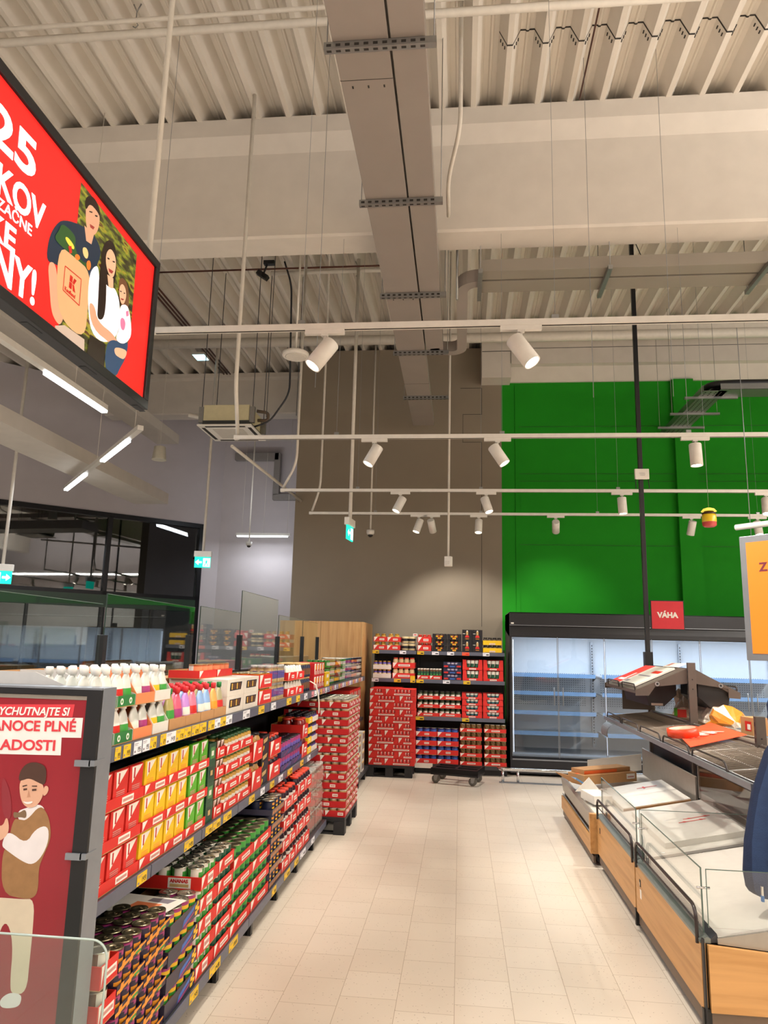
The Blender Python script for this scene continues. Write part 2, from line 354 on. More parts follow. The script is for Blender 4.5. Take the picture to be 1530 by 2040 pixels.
# concrete roof beams
def ibeam(y, ztop, zflange, zweb, zbot, name, x0=-12.4, x1=9.0):
    half = [(-.27, ztop), (-.27, zflange), (-.17, zweb), (-.17, zbot+.02), (-.15, zbot)]
    prof = [(y+a, b) for a, b in half] + [(y-a, b) for a, b in reversed(half)]
    m = MB(); m.prism(prof, 'x', x0, x1, CONC); return struct(name, m)
ibeam(6.19, DECK+.01, 6.40, 6.26, 5.385, 'trim_beam_1')
ibeam(12.62, DECK+.01, 6.50, 6.47, 5.82, 'trim_beam_2', -6.7, -2.71)
ibeam(-1.2, DECK+.01, 6.40, 6.26, 5.385, 'trim_beam_3')
m = MB(); m.prism([(11.41, DECK+.01), (11.10, DECK+.01), (11.10, 6.16), (11.20, 6.15), (11.36, 5.95), (11.41, 5.95)], 'x', .78, 9.0, CONC)
m.box(.32, .78, 11.06, 11.41, 5.92, DECK+.01, CONC); m.box(.325, .782, 11.055, 11.06, 6.36, 6.368, SEAM); m.box(.776, .784, 11.055, 11.08, 6.16, 6.36, SEAM)
m.box(.78, 9, 11.096, 11.10, 6.42, 6.426, SEAM)
struct('trim_beam_4', m)
# beams along the left side
m = MB(); m.box(-5.6, -5.0, -9, 11.72, 3.97, 4.15, CONC); struct('trim_beam_5', m)
struct('trim_beam_6', MB().box(-5.4, -5.0, -9, 11.97, 5.11, 5.27, CONC))
# white purlin pair under the deck near the back wall
m = MB(); m.box(-5.6, 9, 10.44, 10.60, 6.38, 6.50, WHITE); m.tube([(-5.6, 10.46, 6.33), (9, 10.46, 6.33)], .075, WHITE, 10)
struct('trim_purlin', m)
# ================================================================ LAMPS
BULB = emis('spot_lens_glow', 'fff2dd', 14.0); TUBE = emis('led_strip_glow', 'f6fbff', 5.0)
LAMPW = mat('lamp_white', 'dcd8d0', 0.4)
def head_meshes():
    a = MB(); a.box(-.115, .115, -.014, .014, -.028, 0, LAMPW); a.box(-.02, .02, -.012, .012, -.04, -.028, LAMPW)
    arm = MB(); arm.tube([(0, 0, -.04), (0, 0, -.10)], .009, LAMPW, 8)
    body = MB(); body.lathe([(.047, .075), (.050, .068), (.050, -.115), (.044, -.115), (.042, -.10)], LAMPW, seg=24, cap=False); body.lathe([(.047, .0745), (.047, .075)], LAMPW, seg=24)
    lens = MB(); lens.lathe([(.043, -.104), (.043, -.102)], BULB, seg=24)
    return [x.mesh(n) for x, n in ((a, 'adapter'), (arm, 'arm'), (body, 'lamp_body'), (lens, 'lens'))]
HEAD = head_meshes()
def track(y, x0, x1, z, label):
    t = thing('lighting_track', label, 'lighting track', (x0, y, z), group='white lighting tracks')
    m = MB(); m.box(0, x1-x0, -.018, .018, 0, .034, LAMPW); m.box(-.03, 0, -.02, .02, -.002, .036, LAMPW); m.box(.02, x1-x0, -.006, .006, -.0015, 0, SEAM)
    obj('rail', m, t)
    for k, x in enumerate([.9, 2.35, 3.9, 5.95]):
        h = obj('hanger_clip', MB().box(x-.02, x+.02, -.012, .012, .034, .06, STEEL), t)
        obj('suspension_wire', MB().tube([(x, 0, .06), (x, 0, DECK-z)], .0013, GREYM, 5), h)
    return t
track(3.87, -1.83, 5.2, 3.45, 'nearest white lighting track, running under the deep concrete beam')
track(6.09, -2.0, 6.5, 3.45, 'white lighting track starting beside the ceiling air conditioner, second from the camera')
track(8.29, -2.12, 7.5, 3.45, 'third white lighting track, second from the back wall')
track(9.78, -2.08, 7.5, 3.45, 'white lighting track closest to the back wall')
def head(x, y, aim, label, power=P_SPOT, size=62):
    z = 3.45; t = thing('track_spotlight', label, 'spotlight', (x, y, z), group='white cylindrical track spotlights')
    for i in (0, 1): obj(('adapter', 'arm')[i], HEAD[i], t)
    c = Vector((0, 0, -.135)); d = (Vector(aim) - (Vector((x, y, z)) + c)).normalized()
    R = d.to_track_quat('-Z', 'Y').to_matrix().to_4x4()
    b = obj('lamp_body', HEAD[2], t); b.matrix_local = Matrix.Translation(c) @ R
    le = obj('lens', HEAD[3], b)
    spot(Vector((x, y, z)) + c + d*.13, aim, power, size=size, blend=1.0 if 1 < x < 1.5 else .6)
H = [(-.79, 3.87, (-2.2, 3.3, 1.1), 'nearest track spotlight above the shelf side of the aisle, tilted towards the shelf'),
     (.33, 3.87, (1.75, 3.3, 1.0), 'nearest track spotlight on the counter side, tilted towards the counters'),
     (-.76, 6.09, (-1.9, 5.6, 1.0), 'spotlight on the second track, first from the air conditioner, tilted at the shelf'),
     (.31, 6.09, (1.8, 5.7, .9), 'spotlight on the second track, above the aisle, tilted at the counters'),
     (1.95, 6.09, (2.0, 6.0, .6), 'spotlight on the second track hanging straight down beside the dark pole'),
     (-.71, 8.29, (-1.8, 7.7, .9), 'spotlight on the third track tilted at the shelf end'),
     (.29, 8.29, (1.2, 7.5, .4), 'spotlight on the third track tilted away from the shelf side'),
     (1.82, 8.29, (1.95, 8.2, .6), 'spotlight on the third track just beside the dark pole'),
     (3.38, 8.29, (3.1, 7.6, .6), 'spotlight on the third track at the picture edge, over the orange board'),
     (-.575, 9.78, (-1.4, 9.3, .8), 'first spotlight on the track closest to the back wall, tilted'),
     (-.40, 9.78, (-.02, 11.2, 1.55), 'spotlight turned to the back wall, paired close to a tilted one'),
     (.24, 9.78, (.1, 9.0, .2), 'lit spotlight in front of the taupe wall near the green wall edge'),
     (1.27, 9.78, (1.45, 11.3, 2.15), 'spotlight on the track closest to the green wall, over the first fridge doors'),
     (3.03, 9.78, (2.8, 10.7, 1.2), 'spotlight behind the yellow hanging lantern, close to the green wall'),
     (3.86, 9.78, (3.9, 9.0, .6), 'last spotlight in view on the track closest to the green wall')]
for x, y, aim, lab in H:
    head(x, y, aim, lab, power=P_SPOT*(1.15 if lab.startswith('spotlight turned') else 1.35 if y < 7 else 1.0 if y < 9.5 else .55 if x > 1 else .9), size=(84 if lab.startswith('spotlight turned') else 72))
# linear lamps by the window
def strip(name, p0, p1, lit, label, power):
    p0 = Vector(p0); p1 = Vector(p1); d = (p1-p0); L = d.length
    t = thing(name, label, 'strip light', p0, math.atan2(d.y, d.x), group='linear strip lights by the window')
    m = MB(); m.box(0, L, -.03, .03, 0, .05, LAMPW); obj('housing', m, t)
    for a, b in lit: obj('diffuser', MB().box(a*L, b*L, -.028, .028, -.025, -.0005, TUBE), t)
    for s in (.06, .5, .90):
        if (p0+d*s).x > -5: obj('suspension_wire', MB().tube([(s*L, 0, .05), (s*L, 0, DK((p0+d*s).x)-.004-p0.z)], .003, WHITE, 6), t)
    return t
strip('strip_light', (-3.40, 0.8, 3.8), (-3.38, 6.28, 3.8), [(.0, .22), (.82, 1.0)], 'long strip light parallel to the aisle, lit end under the red display', 0)
strip('strip_light', (-3.31, 6.91, 3.8), (-5.75, 9.79, 3.8), [(.12, .42), (.66, .99)], 'strip light with two lit lengths, slanting towards the window', 0)
strip('strip_light', (-3.36, 13.9, 3.77), (-4.46, 13.9, 3.77), [(.05, .98)], 'short strip light in front of the pale wall behind the taupe wall', 0)
for (x, y, sx, sy, p) in [(-3.39, 5.78, .06, 1.0, 24), (-3.39, 1.4, .06, 1.2, 24)]: area((x, y, 3.765), (x, y, 0), p, sx, sy)
area((-3.91, 13.9, 3.74), (-3.91, 13.9, 0), 10, 1.0, .06); area((-3.9, 12.9, 4.2), (-3.9, 14.5, 4.6), 4, 1.5, .1)  # the area aimed at the pale wall is fill, added without a fixture
for s in (.27, .82):
    q = Vector((-3.31, 6.91, 3.765)).lerp(Vector((-5.75, 9.79, 3.765)), s); a = area(q, (q.x, q.y, 0), 24, 1.0, .06); a.rotation_euler = (0, 0, math.atan2(2.88, -2.44))
# bluish lamp panel up at the deck
t = thing('ceiling_lamp_panel', 'small square bluish lamp panel under the deck, far behind the red display', 'ceiling lamp', (-4.42, 11.22, 6.42))
obj('panel_frame', MB().box(-.11, .11, -.13, .13, 0, .04, WHITE), t); obj('diffuser', MB().box(-.10, .10, -.12, .12, -.006, -.0005, emis('bluish_lamp_glow', 'a8f0ff', 2.5)), t)
obj('stem', MB().tube([(0, 0, .04), (0, 0, .15)], .01, WHITE, 6), t)

# ================================================================ DUCTS, PIPES AND RODS UNDER THE DECK
DUCT2 = mat('shaded_grey_duct_sheet', '928a7e', 0.55, 0.15, var=0.03, scale=4); DUCT = mat('grey_duct_sheet', '9a9088', 0.55, 0.15, var=0.03, scale=4)  # the crossing duct's shade is painted in as a darker sheet tone
Z0 = 5.13
t = thing('cable_duct', 'wide grey metal duct running straight down the middle of the ceiling', 'duct', (-.60, -2, Z0))
obj('duct_body', MB().box(-.165, .165, 0, 13.05, 0, .13, DUCT), t, bevel=.004)
for y in (1.1, 3.2, 5.9, 8.75, 11.2): obj('joint', MB().box(-.166, .166, y, y+.004, -.001, .131, SEAM), t)
for y in (5.95, 8.8): obj('screw', MB().box(-.10, -.09, y, y+.02, -.002, 0, SEAM).box(0, .01, y, y+.02, -.002, 0, SEAM).box(.1, .11, y, y+.02, -.002, 0, SEAM), t)
t = thing('cable_duct', 'narrower grey duct beside the wide one, turning towards the counters', 'duct', (-.32, -2, Z0))
obj('duct_body', MB().box(-.10, .10, 0, 10.1, 0, .13, DUCT), t, bevel=.004)
def swept(path, w, z0, z1, mt):
    m = MB(); rings = []; n = len(path)
    for i, p in enumerate(path):
        d = (Vector(path[min(i+1, n-1)]) - Vector(path[max(i-1, 0)])).normalized(); s = Vector((-d.y, d.x))
        a = Vector(p) + s*w/2; b = Vector(p) - s*w/2
        rings.append([(a.x, a.y, z0), (b.x, b.y, z0), (b.x, b.y, z1), (a.x, a.y, z1)])
    return m.loft(rings, mt, smooth=False)
def arc(cx, cy, r, a0, a1, n=8): return [(cx + r*math.cos(math.radians(a0+(a1-a0)*i/n)), cy + r*math.sin(math.radians(a0+(a1-a0)*i/n))) for i in range(n+1)]
obj('elbow', swept([(-.0, 10.05)] + arc(.15, 10.05, .15, 180, 90) + arc(.19, 10.07, .13, 90, 0) + [(.32, 9.9), (.32, 8.72)] + arc(.48, 8.70, .16, 180, 270), .11, .0, .13, DUCT), t)
t = thing('cable_duct', 'grey double duct crossing to the right behind the deep concrete beam', 'duct', (.16, 6.53, Z0+.02))
obj('duct_body', MB().box(0, 8.5, -.20, -.035, 0, .12, DUCT2), t, bevel=.003); obj('duct_body', MB().box(0, 8.5, -.005, .22, 0, .12, DUCT2), t, bevel=.003); obj('duct_seam', MB().box(0, 8.5, -.0345, -.0055, .03, .10, SEAM), t, bevel=.003)
def strut(x0, x1, y, z, rods, label):
    t = thing('strut_hanger', label, 'hanger', (x0, y, z), group='perforated strut hangers carrying the ducts')
    L = x1-x0; m = MB(); m.box(0, L, -.02, .02, -.003, 0, STEEL); m.box(0, L, -.0215, -.02, -.0, -.042, STEEL); m.box(0, L, .02, .0215, -.042, 0, STEEL); m.box(0, L, -.021, .021, -.045, -.042, STEEL)
    k = .03
    while k < L-.03:
        m.box(k-.014, k+.014, -.0222, -.0216, -.032, -.014, SEAM); m.box(k-.014, k+.014, -.008, .008, -.0458, -.0452, SEAM); k += .055
    obj('channel', m, t)
    for r in rods: obj('threaded_rod', MB().tube([(r-x0, 0, -.045), (r-x0, 0, DECK+.05-z)], .004, STEEL, 6), t)
for y, lab in [(2.1, 'strut hanger above the camera'), (3.62, 'first strut hanger under the twin ducts, in front of the deep beam'), (5.14, 'strut hanger under the twin ducts where they pass the deep beam'),
             (6.68, 'strut hanger under the twin ducts just behind the deep beam'), (8.11, 'strut hanger under the twin ducts at the duct elbow'), (9.68, 'last strut hanger, holding the wide duct near the taupe wall')]:
    if y > 3: strut(-.815, -.155, y, Z0-.003, (-.80, -.17), lab)
for i, x in enumerate((.17, 1.35, 2.75)):
    t = thing('strut_hanger', ['strut hanger at the duct bend', 'strut hanger midway under the crossing double duct', 'strut hanger on the crossing double duct beside the dark pole'][i], 'hanger', (x, 6.32, Z0+.017), group='perforated strut hangers carrying the ducts')
    obj('channel', MB().box(-.02, .02, -.05, .52, -.042, 0, STEEL), t)
    for y in (-.035, .5): obj('threaded_rod', MB().tube([(0, y, -.045), (0, y, DECK+.05-Z0-.017)], .004, STEEL, 6), t)
# sprinkler and conduit pipes
def pipe(pts, r, mt, name, label, cat='pipe', group=None, seg=10):
    o = obj(name, MB().tube(pts, r, mt, seg)); return tag(o, label, cat, group)
pipe([(-9, 4.50, 6.3), (8, 4.50, 6.3)], .017, WHITE, 'ceiling_pipe', 'thin white pipe crossing high under the deck in front of the deep beam')
pipe([(-9, 4.62, 6.3), (8, 4.62, 6.3)], .032, WHITE, 'ceiling_pipe', 'thicker white pipe beside the thin one, high in front of the deep beam')
def bend(p): # rounded polyline
    out = [Vector(p[0])]
    for a, b, c in zip(p, p[1:], p[2:]):
        a, b, c = Vector(a), Vector(b), Vector(c); r = min(.14, (a-b).length*.45, (c-b).length*.45)
        p0 = b + (a-b).normalized()*r; p1 = b + (c-b).normalized()*r
        for k in range(6):
            s = k/5; out.append(p0*(1-s)**2 + b*2*s*(1-s) + p1*s*s)
    out.append(Vector(p[-1])); return out
pipe(bend([(-1.89, 5.62, DECK), (-1.89, 5.62, 3.80), (-2.0, 6.09, 3.50)]), .017, WHITE, 'feed_conduit', 'white conduit dropping from the deck into the start of the second track', 'conduit', 'conduits feeding the tracks')
pipe(bend([(-1.935, 8.14, DECK), (-1.935, 8.14, 3.75), (-2.12, 8.29, 3.50)]), .015, WHITE, 'feed_conduit', 'white conduit dropping into the end of the third track', 'conduit', 'conduits feeding the tracks')
pipe(bend([(-1.64, 8.1, 6.54), (-1.93, 9.6, 6.54), (-1.93, 9.6, 3.8), (-2.07, 9.78, 3.50)]), .015, WHITE, 'feed_conduit', 'white conduit curving into the end of the track by the back wall', 'conduit', 'conduits feeding the tracks')
pipe(bend([(-.02, 4.9, DK(-.02)+.003), (-.02, 4.9, 5.55), (-.12, 5.3, 5.4), (-.12, 5.7, 5.33)]), .017, WHITE, 'duct_conduit', 'white conduit bent back under the deep beam beside the twin ducts', 'conduit')
pipe([(-.05, 6.55, DK(-.05)+.005), (-.05, 6.55, 4.98)], .012, STEEL, 'riser_conduit', 'steel conduit drop just behind the deep beam, beside the twin ducts', 'conduit')
COPPER = mat('copper_pipe', '5a3428', 0.4, 0.4)
for k in range(3): pipe([(-4.22-.06*k, 6.5, 6.5), (-4.22-.06*k, 12.2, 6.5)], .014, COPPER, 'refrigerant_pipe', ['dark copper pipe, first of three side by side under the deck', 'middle one of three dark copper pipes under the deck', 'dark copper pipe, outermost of three, nearest the window wall'][k], 'pipe', 'copper pipes under the deck')
pipe([(-4.3, 8.46, 6.45), (-.75, 8.46, 6.45)], .012, COPPER, 'cable_run', 'dark cable run crossing under the deck behind the deep beam', 'cable')
pipe([(-2.5, 8.57, 6.45), (-.8, 8.57, 6.45)], .03, WHITE, 'ceiling_pipe', 'white pipe under the deck ending at the twin ducts', 'pipe')
pipe([(1.04, 3.0, 6.54), (1.04, 5.85, 6.54)], .008, COPPER, 'cable_run', 'brown cable running along a deck rib towards the deep beam', 'cable')
def clip(x, y, label):
    t = MB(); t.tube([(x-.03, y, DECK), (x, y, DECK-.07), (x+.03, y, DECK)], .006, STEEL, 6); t.tube([(x, y, DECK-.07), (x, y, DECK-.16)], .004, STEEL, 6); t.tube([(x, y, DECK-.16), (x+.02, y, DECK-.19), (x, y, DECK-.215), (x-.02, y, DECK-.2)], .005, STEEL, 6)
    tag(obj('deck_clip', t), label, 'deck clip', 'steel clips hanging from the deck')
for x, y, lab in [(-2.55, 4.62, 'steel clip holding the white pipes near the red display'), (.15, 7.05, 'steel deck clip above the duct bend'), (1.2, 6.9, 'steel deck clip above the crossing double duct'),
                  (2.7, 6.8, 'steel deck clip beside the dark pole'), (1.85, 8.7, 'steel deck clip left of the white router pole'), (-1.35, 8.55, 'steel deck clip at the top of the hanging exit sign pole'),
                  (3.9, 8.9, 'steel deck clip far over the cable tray'), (3.2, 8.9, 'steel deck clip behind the dark pole')]: clip(x, y, lab)
# thin suspension wires from the deck to off-picture signs
for (x, y, zb, lab) in [(1.02, 5.5, 3.60, 'thin wire hanging in front of the deep beam, closest to the twin ducts'), (1.62, 5.5, 3.6, 'thin wire hanging in front of the deep beam, midway to the dark pole'),
                        (2.65, 5.5, 3.6, 'thin wire hanging in front of the deep beam, beyond the dark pole'), (-2.36, 5.0, 4.0, 'thin wire hanging in front of the deep beam just beyond the red display'), (-1.12, 5.2, 3.6, 'thin wire hanging in front of the deep beam on the shelf side of the ducts')]:
    pipe([(x, y, DK(x)+.005), (x, y, zb)], .002, GREYM, 'hanging_wire', lab, 'wire', 'wires hanging from the deck', 5)

# ================================================================ DEVICES HANGING ON POLES
EXITG = emis('exit_green_glow', '0bb79b', 1.3); EXITW = emis('exit_white_glow', 'eafcff', 1.5)
def exit_sign(loc, rz, label, arrow=-1, pole=True, w=.30):
    t = thing('exit_sign', label, 'exit sign', loc, rz, group='lit green exit signs')
    obj('housing', MB().box(-w/2, w/2, -.03, .03, 0, .09, WHITEP), t, bevel=.004)
    p = obj('sign_panel', MB().box(-w/2+.01, w/2-.01, -.008, .008, -.17, -.0005, EXITG), t)
    m = MB(); y = -.0095; s = arrow; cx = s*w*.22
    m.poly([(cx+s*.055, y, -.085), (cx, y, -.04), (cx, y, -.07), (cx-s*.05, y, -.07), (cx-s*.05, y, -.10), (cx, y, -.10), (cx, y, -.13)], EXITW)
    obj('arrow', m, p)
    m = MB(); d = -s*w*.24
    m.box(d-.055, d+.055, y-.0005, y, -.155, -.02, EXITW); obj('doorway', m, p)
    m = MB(); yy = y-.002
    m.lathe([(.009, yy), (.009, yy+.0012)], EXITG, c=(d-.005, 0, -.045), axis=(0, 1, 0), seg=10)
    m.poly([(d-.018, yy, -.058), (d+.014, yy, -.058), (d+.008, yy, -.10), (d-.016, yy, -.10)], EXITG); m.poly([(d-.016, yy, -.10), (d-.002, yy, -.10), (d-.03, yy, -.145), (d-.044, yy, -.14)], EXITG); m.poly([(d-.002, yy, -.10), (d+.008, yy, -.10), (d+.034, yy, -.14), (d+.022, yy, -.145)], EXITG)
    obj('running_figure', m, p)
    if pole: obj('pole', MB().tube([(0, 0, .09), (0, 0, DECK-loc[2])], .022, WHITE, 10), t)
    return t
exit_sign((-1.33, 8.5, 3.07), math.radians(84), 'lit exit sign seen almost edge on, on a pole before the taupe wall', -1)
exit_sign((-4.05, 11.0, 2.98), math.radians(8), 'green exit sign with arrow on a tall pole beside the dark window', -1, w=.27)
exit_sign((-6.05, 9.0, 2.52), math.radians(20), 'green exit sign at the picture edge in front of the dark window', 1, w=.27)
def dome(loc, label):
    t = thing('dome_camera', label, 'security camera', loc, group='white dome cameras')
    obj('housing', MB().lathe([(.055, 0), (.06, -.005), (.06, -.05), (.045, -.075)], WHITEP, seg=20), t)
    obj('lens_dome', MB().lathe([(.04, -.076), (.036, -.095), (.02, -.108), (.004, -.112)], mat('smoked_dome', '2a2522', 0.1), seg=18), t)
    obj('pole', MB().tube([(0, 0, 0), (0, 0, DK(loc[0])-loc[2])], .014, WHITE, 8), t)
dome((-1.37, 10.8, 3.40), 'white dome camera on a thin pole in front of the taupe wall'); dome((-4.1, 13.6, 3.60), 'small dome camera hanging before the pale wall under the short strip light')
t = thing('motion_detector', 'white wedge-shaped motion detector on a long pole before the taupe wall', 'motion detector', (-.145, 8.42, 2.593))
m = MB(); m.prism([(-.045, -.03), (.03, -.045), (.05, .0), (.04, .04), (-.045, .04)], 'z', 0, .115, WHITEP); obj('housing', m, t, bevel=.006)
obj('lens_window', MB().box(-.03, .02, -.042, -.036, .02, .06, mat('detector_lens', 'cfcac0', 0.2)), t); obj('pole', MB().tube([(0, 0, .115), (0, 0, 3.99)], .013, WHITE, 8), t)
t = thing('ceiling_speaker', 'round white disc hanging below the deck beside the nearest spotlight', 'ceiling disc', (-1.73, 7.0, 4.60))
obj('disc', MB().lathe([(.125, .01), (.14, .02), (.14, .05), (.12, .062)], WHITEP, seg=32), t); obj('grille', MB().lathe([(.10, .006), (.11, .0098)], WHITE, seg=32), t)
obj('stem', MB().tube([(0, 0, .06), (0, 0, 2.1)], .012, WHITE, 8), t); obj('bolt', MB().tube([(.09, 0, .06), (.09, 0, .12)], .006, STEEL, 6), t); obj('bolt', MB().tube([(-.09, 0, .06), (-.09, 0, .12)], .006, STEEL, 6), t)
t = thing('hanging_speaker', 'white cone-shaped speaker on a wire before the left beams', 'speaker', (-4.55, 10.2, 4.35))
obj('cone', MB().lathe([(.11, 0), (.105, .01), (.085, .2), (.08, .205)], mat('cream_plastic', 'd9d4c4', 0.4), seg=20), t); obj('suspension_wire', MB().tube([(0, 0, .2), (0, 0, 2.2)], .003, WHITE, 5), t)
t = thing('bullet_camera', 'small black camera hanging under the deck behind the deep beam', 'security camera', (-2.53, 8.32, 6.28))
M = Matrix.Rotation(math.radians(35), 4, 'Y'); obj('camera_body', MB().box(-.09, .07, -.035, .035, -.03, .03, BLACK, M), t); obj('mount', MB().tube([(0, 0, .02), (.05, 0, .18)], .012, BLACK, 6).box(.0, .14, -.03, .03, .15, .2, BLACK), t)
# air conditioner cassette
CREAM = mat('cream_foam', 'cfc6a0', 0.7)
t = thing('ceiling_air_conditioner', 'square ceiling air conditioner hanging on rods at the second track', 'air conditioner', (-2.86, 8.5, 4.24))
m = MB(); m.box(-.34, .34, -.34, .34, 0, .02, WHITEP); obj('grille_panel', m, t, bevel=.006)
m = MB()
for a in range(4):
    R = Matrix.Rotation(a*PI/2, 4, 'Z'); m.box(-.25, .25, -.31, -.27, -.003, -.0005, SEAM, R)
m.box(-.19, .19, -.19, .19, -.005, -.0005, mat('ac_grille', 'c5bfb4', 0.5)); obj('air_slots', m, t)
obj('casing', MB().box(-.285, .285, -.285, .285, .08, .28, CREAM), t, bevel=.004); obj('casing_base', MB().box(-.29, .29, -.29, .29, .02, .08, mat('ac_base', '3f4240', 0.6)), t)
for x, y in ((-.32, -.25), (.32, -.25), (-.32, .25), (.32, .25)):
    b = obj('bracket', MB().box(x-.03, x+.03, y-.025, y+.025, .06, .26, STEEL), t); obj('threaded_rod', MB().tube([(x, y, .2), (x, y, DECK-4.24)], .005, DARK, 6), b)
obj('drain_pipe', MB().tube(bend([(.28, .1, .2), (.42, .1, .2), (.42, .1, .30), (.28, .05, .31)]), .02, mat('drain_elbow', '6a5a4c', 0.6), 8), t)
obj('supply_cable', MB().tube(bend([(.29, -.1, .05), (.5, -.1, .12), (.72, -.05, .5), (.66, 0, 2.0), (.55, 0, 2.33)]), .012, DARK, 8), t)
obj('pipe_run', MB().tube([(-.28, 0, .18), (-.55, -.1, .22)], .03, WHITE, 8), t)
for i, (x, y) in enumerate(((-2.35, 8.2), (-2.15, 8.9))):
    pipe([(x, y, DECK), (x, y, 4.6 if i else 4.35)], .004, DARK, 'threaded_rod', ['bare threaded rod beside the air conditioner', 'bare threaded rod behind the air conditioner'][i], 'rod')
pipe([(-2.93, 8.72, 4.14), (-2.60, 11.38, 3.965)], .022, WHITE, 'drain_pipe', 'white drain pipe sloping from the air conditioner to the taupe wall', 'pipe')
t = thing('wall_duct', 'grey flat duct with a bend on the pale wall behind the air conditioner', 'duct', (-4.75, 14.5, 5.45))
obj('duct_body', MB().box(0, .95, -.12, 0, 0, .16, mat('duct_dull', '8b8580', 0.6)).box(.85, .98, -.12, 0, -.75, .16, MATS['duct_dull']).box(.85, 1.4, -.12, 0, -.85, -.72, MATS['duct_dull']), t, bevel=.01)
# cable tray with black cables at the green wall
t = thing('cable_tray', 'grey perforated cable tray with black cables in front of the green wall', 'cable tray', (3.35, 9.2, 5.0))
m = MB(); m.box(-.05, 5.4, 0, .30, 0, .004, STEEL); m.box(-.05, 5.4, 0, .004, 0, .08, STEEL); m.box(.2, 5.4, .296, .3, 0, .08, STEEL)
m.box(-.25, .05, .05, 2.08, 0, .004, STEEL); m.box(-.25, -.246, .05, 2.08, 0, .08, STEEL); m.box(.046, .05, .3, 2.08, 0, .08, STEEL)
for k in range(36):
    for j in range(4): m.box(-.215+j*.065, -.195+j*.065, .1+k*.055, .125+k*.055, -.001, -.0001, SEAM)
obj('tray_body', m, t)
for k, r in enumerate((.045, .04)):
    x = -.13 + .12*k; obj('black_cable', MB().tube(bend([(x, 2.02, .10), (x, .18+.1*k, .13), (x+.25, .12+.1*k, .13), (5.4, .12+.1*k, .13)]), r, BLACK, 8), t)
for y in (.28, .95, 1.6): obj('support_bar', MB().box(-.42, .25, y-.02, y+.02, -.03, 0, STEEL), t)
for x, y in ((-.39, .28), (-.39, .95), (-.39, 1.6), (.22, .95)): obj('threaded_rod', MB().tube([(x, y, -.03), (x, y, DK(x+3.35)-.004-5.0)], .003, STEEL, 6), t)
# ================================================================ SHELVING
ML = lambda s0, s1, z0, z1, x0, x1, mt: MB().box(x0, x1, s0, s1, z0, z1, mt)
gon = thing('gondola_shelving', 'long dark shelving unit along the left of the aisle, full of cans and pouches', 'shelving unit', (-1.5, 2.5, 0))
def G(x, y, z): return (x+1.5, y-2.5, z)
def gbox(m, x0, x1, y0, y1, z0, z1, mt): return m.box(x0+1.5, x1+1.5, y0-2.5, y1-2.5, z0, z1, mt)
XT, XB = -1.27, -1.17
gobj = lambda name, m, p=None, **k: obj(name, m, p or gon, **k)
gobj('back_panel', gbox(MB(), -1.83, -1.79, 2.53, 9.85, .10, 1.44, DARKB))
for (y0, y1) in ((2.53, 6.73), (7.62, 9.85)):
    gobj('base_shelf', gbox(MB(), -1.80, XB-.004, y0, y1, .10, .135, DARK))
    m = MB()
    y = y0 + .12
    while y < y1: gbox(m, -1.75, XB-.04, y-.02, y+.02, 0, .10, BLACK); gbox(m, XB-.05, XB-.02, y-.02, y+.02, 0, .085, BLACK); y += .60
    gobj('foot', m)
gobj('shelf_board', gbox(MB(), -1.79, XT-.004, 2.53, 6.74, .70, .738, DARK)); gobj('shelf_board', gbox(MB(), -1.79, XT-.004, 7.62, 9.85, .70, .738, DARK)); gobj('shelf_board', gbox(MB(), -1.79, XT-.004, 2.53, 9.85, 1.22, 1.262, DARK))
TAGS = {'top': [('y', 2.677, 2.723), ('y', 2.746, 2.807), ('w', 2.836, 2.906), ('w', 2.917, 2.985), ('y', 2.988, 3.051), ('y', 3.092, 3.152), ('w', 3.155, 3.262), ('y', 3.265, 3.362), ('y', 3.365, 3.45), ('y', 3.461, 3.558), ('y', 3.563, 3.66), ('y', 3.691, 3.787), ('w', 3.79, 3.878), ('y', 3.88, 3.972), ('w', 3.975, 4.08), ('w', 4.292, 4.429), ('y', 4.627, 4.761), ('w', 4.939, 5.063), ('y', 5.387, 5.534), ('y', 5.702, 5.83), ('w', 5.998, 6.119)],
        'mid': [('y', 2.968, 3.06), ('y', 3.471, 3.587), ('y', 3.756, 3.859), ('y', 3.87, 3.987), ('y', 4.038, 4.175), ('y', 4.521, 4.64), ('w', 4.78, 4.88), ('y', 5.017, 5.128), ('w', 5.251, 5.373), ('y', 5.521, 5.674), ('y', 5.956, 6.073), ('w', 6.228, 6.356)],
        'low': [('y', 3.395, 3.503), ('y', 3.652, 3.81), ('y', 3.947, 4.095), ('y', 4.809, 4.917), ('y', 5.134, 5.30), ('y', 5.435, 5.57), ('w', 5.632, 5.819), ('w', 6.035, 6.163)]}
MULTI = [mat('pink_price_paper', 'd98a92', 0.6), mat('orange_price_paper', 'dda35a', 0.6), mat('lilac_price_paper', 'a9a2c4', 0.6), TAGW]
def digits(m, x, y0, y1, z0, z1, kind):
    """small price card: its card, a rule and the price figures, drawn on the card"""
    w = y1-y0; h = z1-z0; c = TAGY if kind == 'y' else TAGW
    m.box(x, x+.0012, y0, y1, z0, z1, c)
    for a, b, e, f in ((.08, .55, .82, .87), (.08, .45, .70, .74), (.08, .25, .12, .30)): m.box(x+.0012, x+.0016, y0+a*w, y0+b*w, z0+e*h, z0+f*h, INK)
    return m
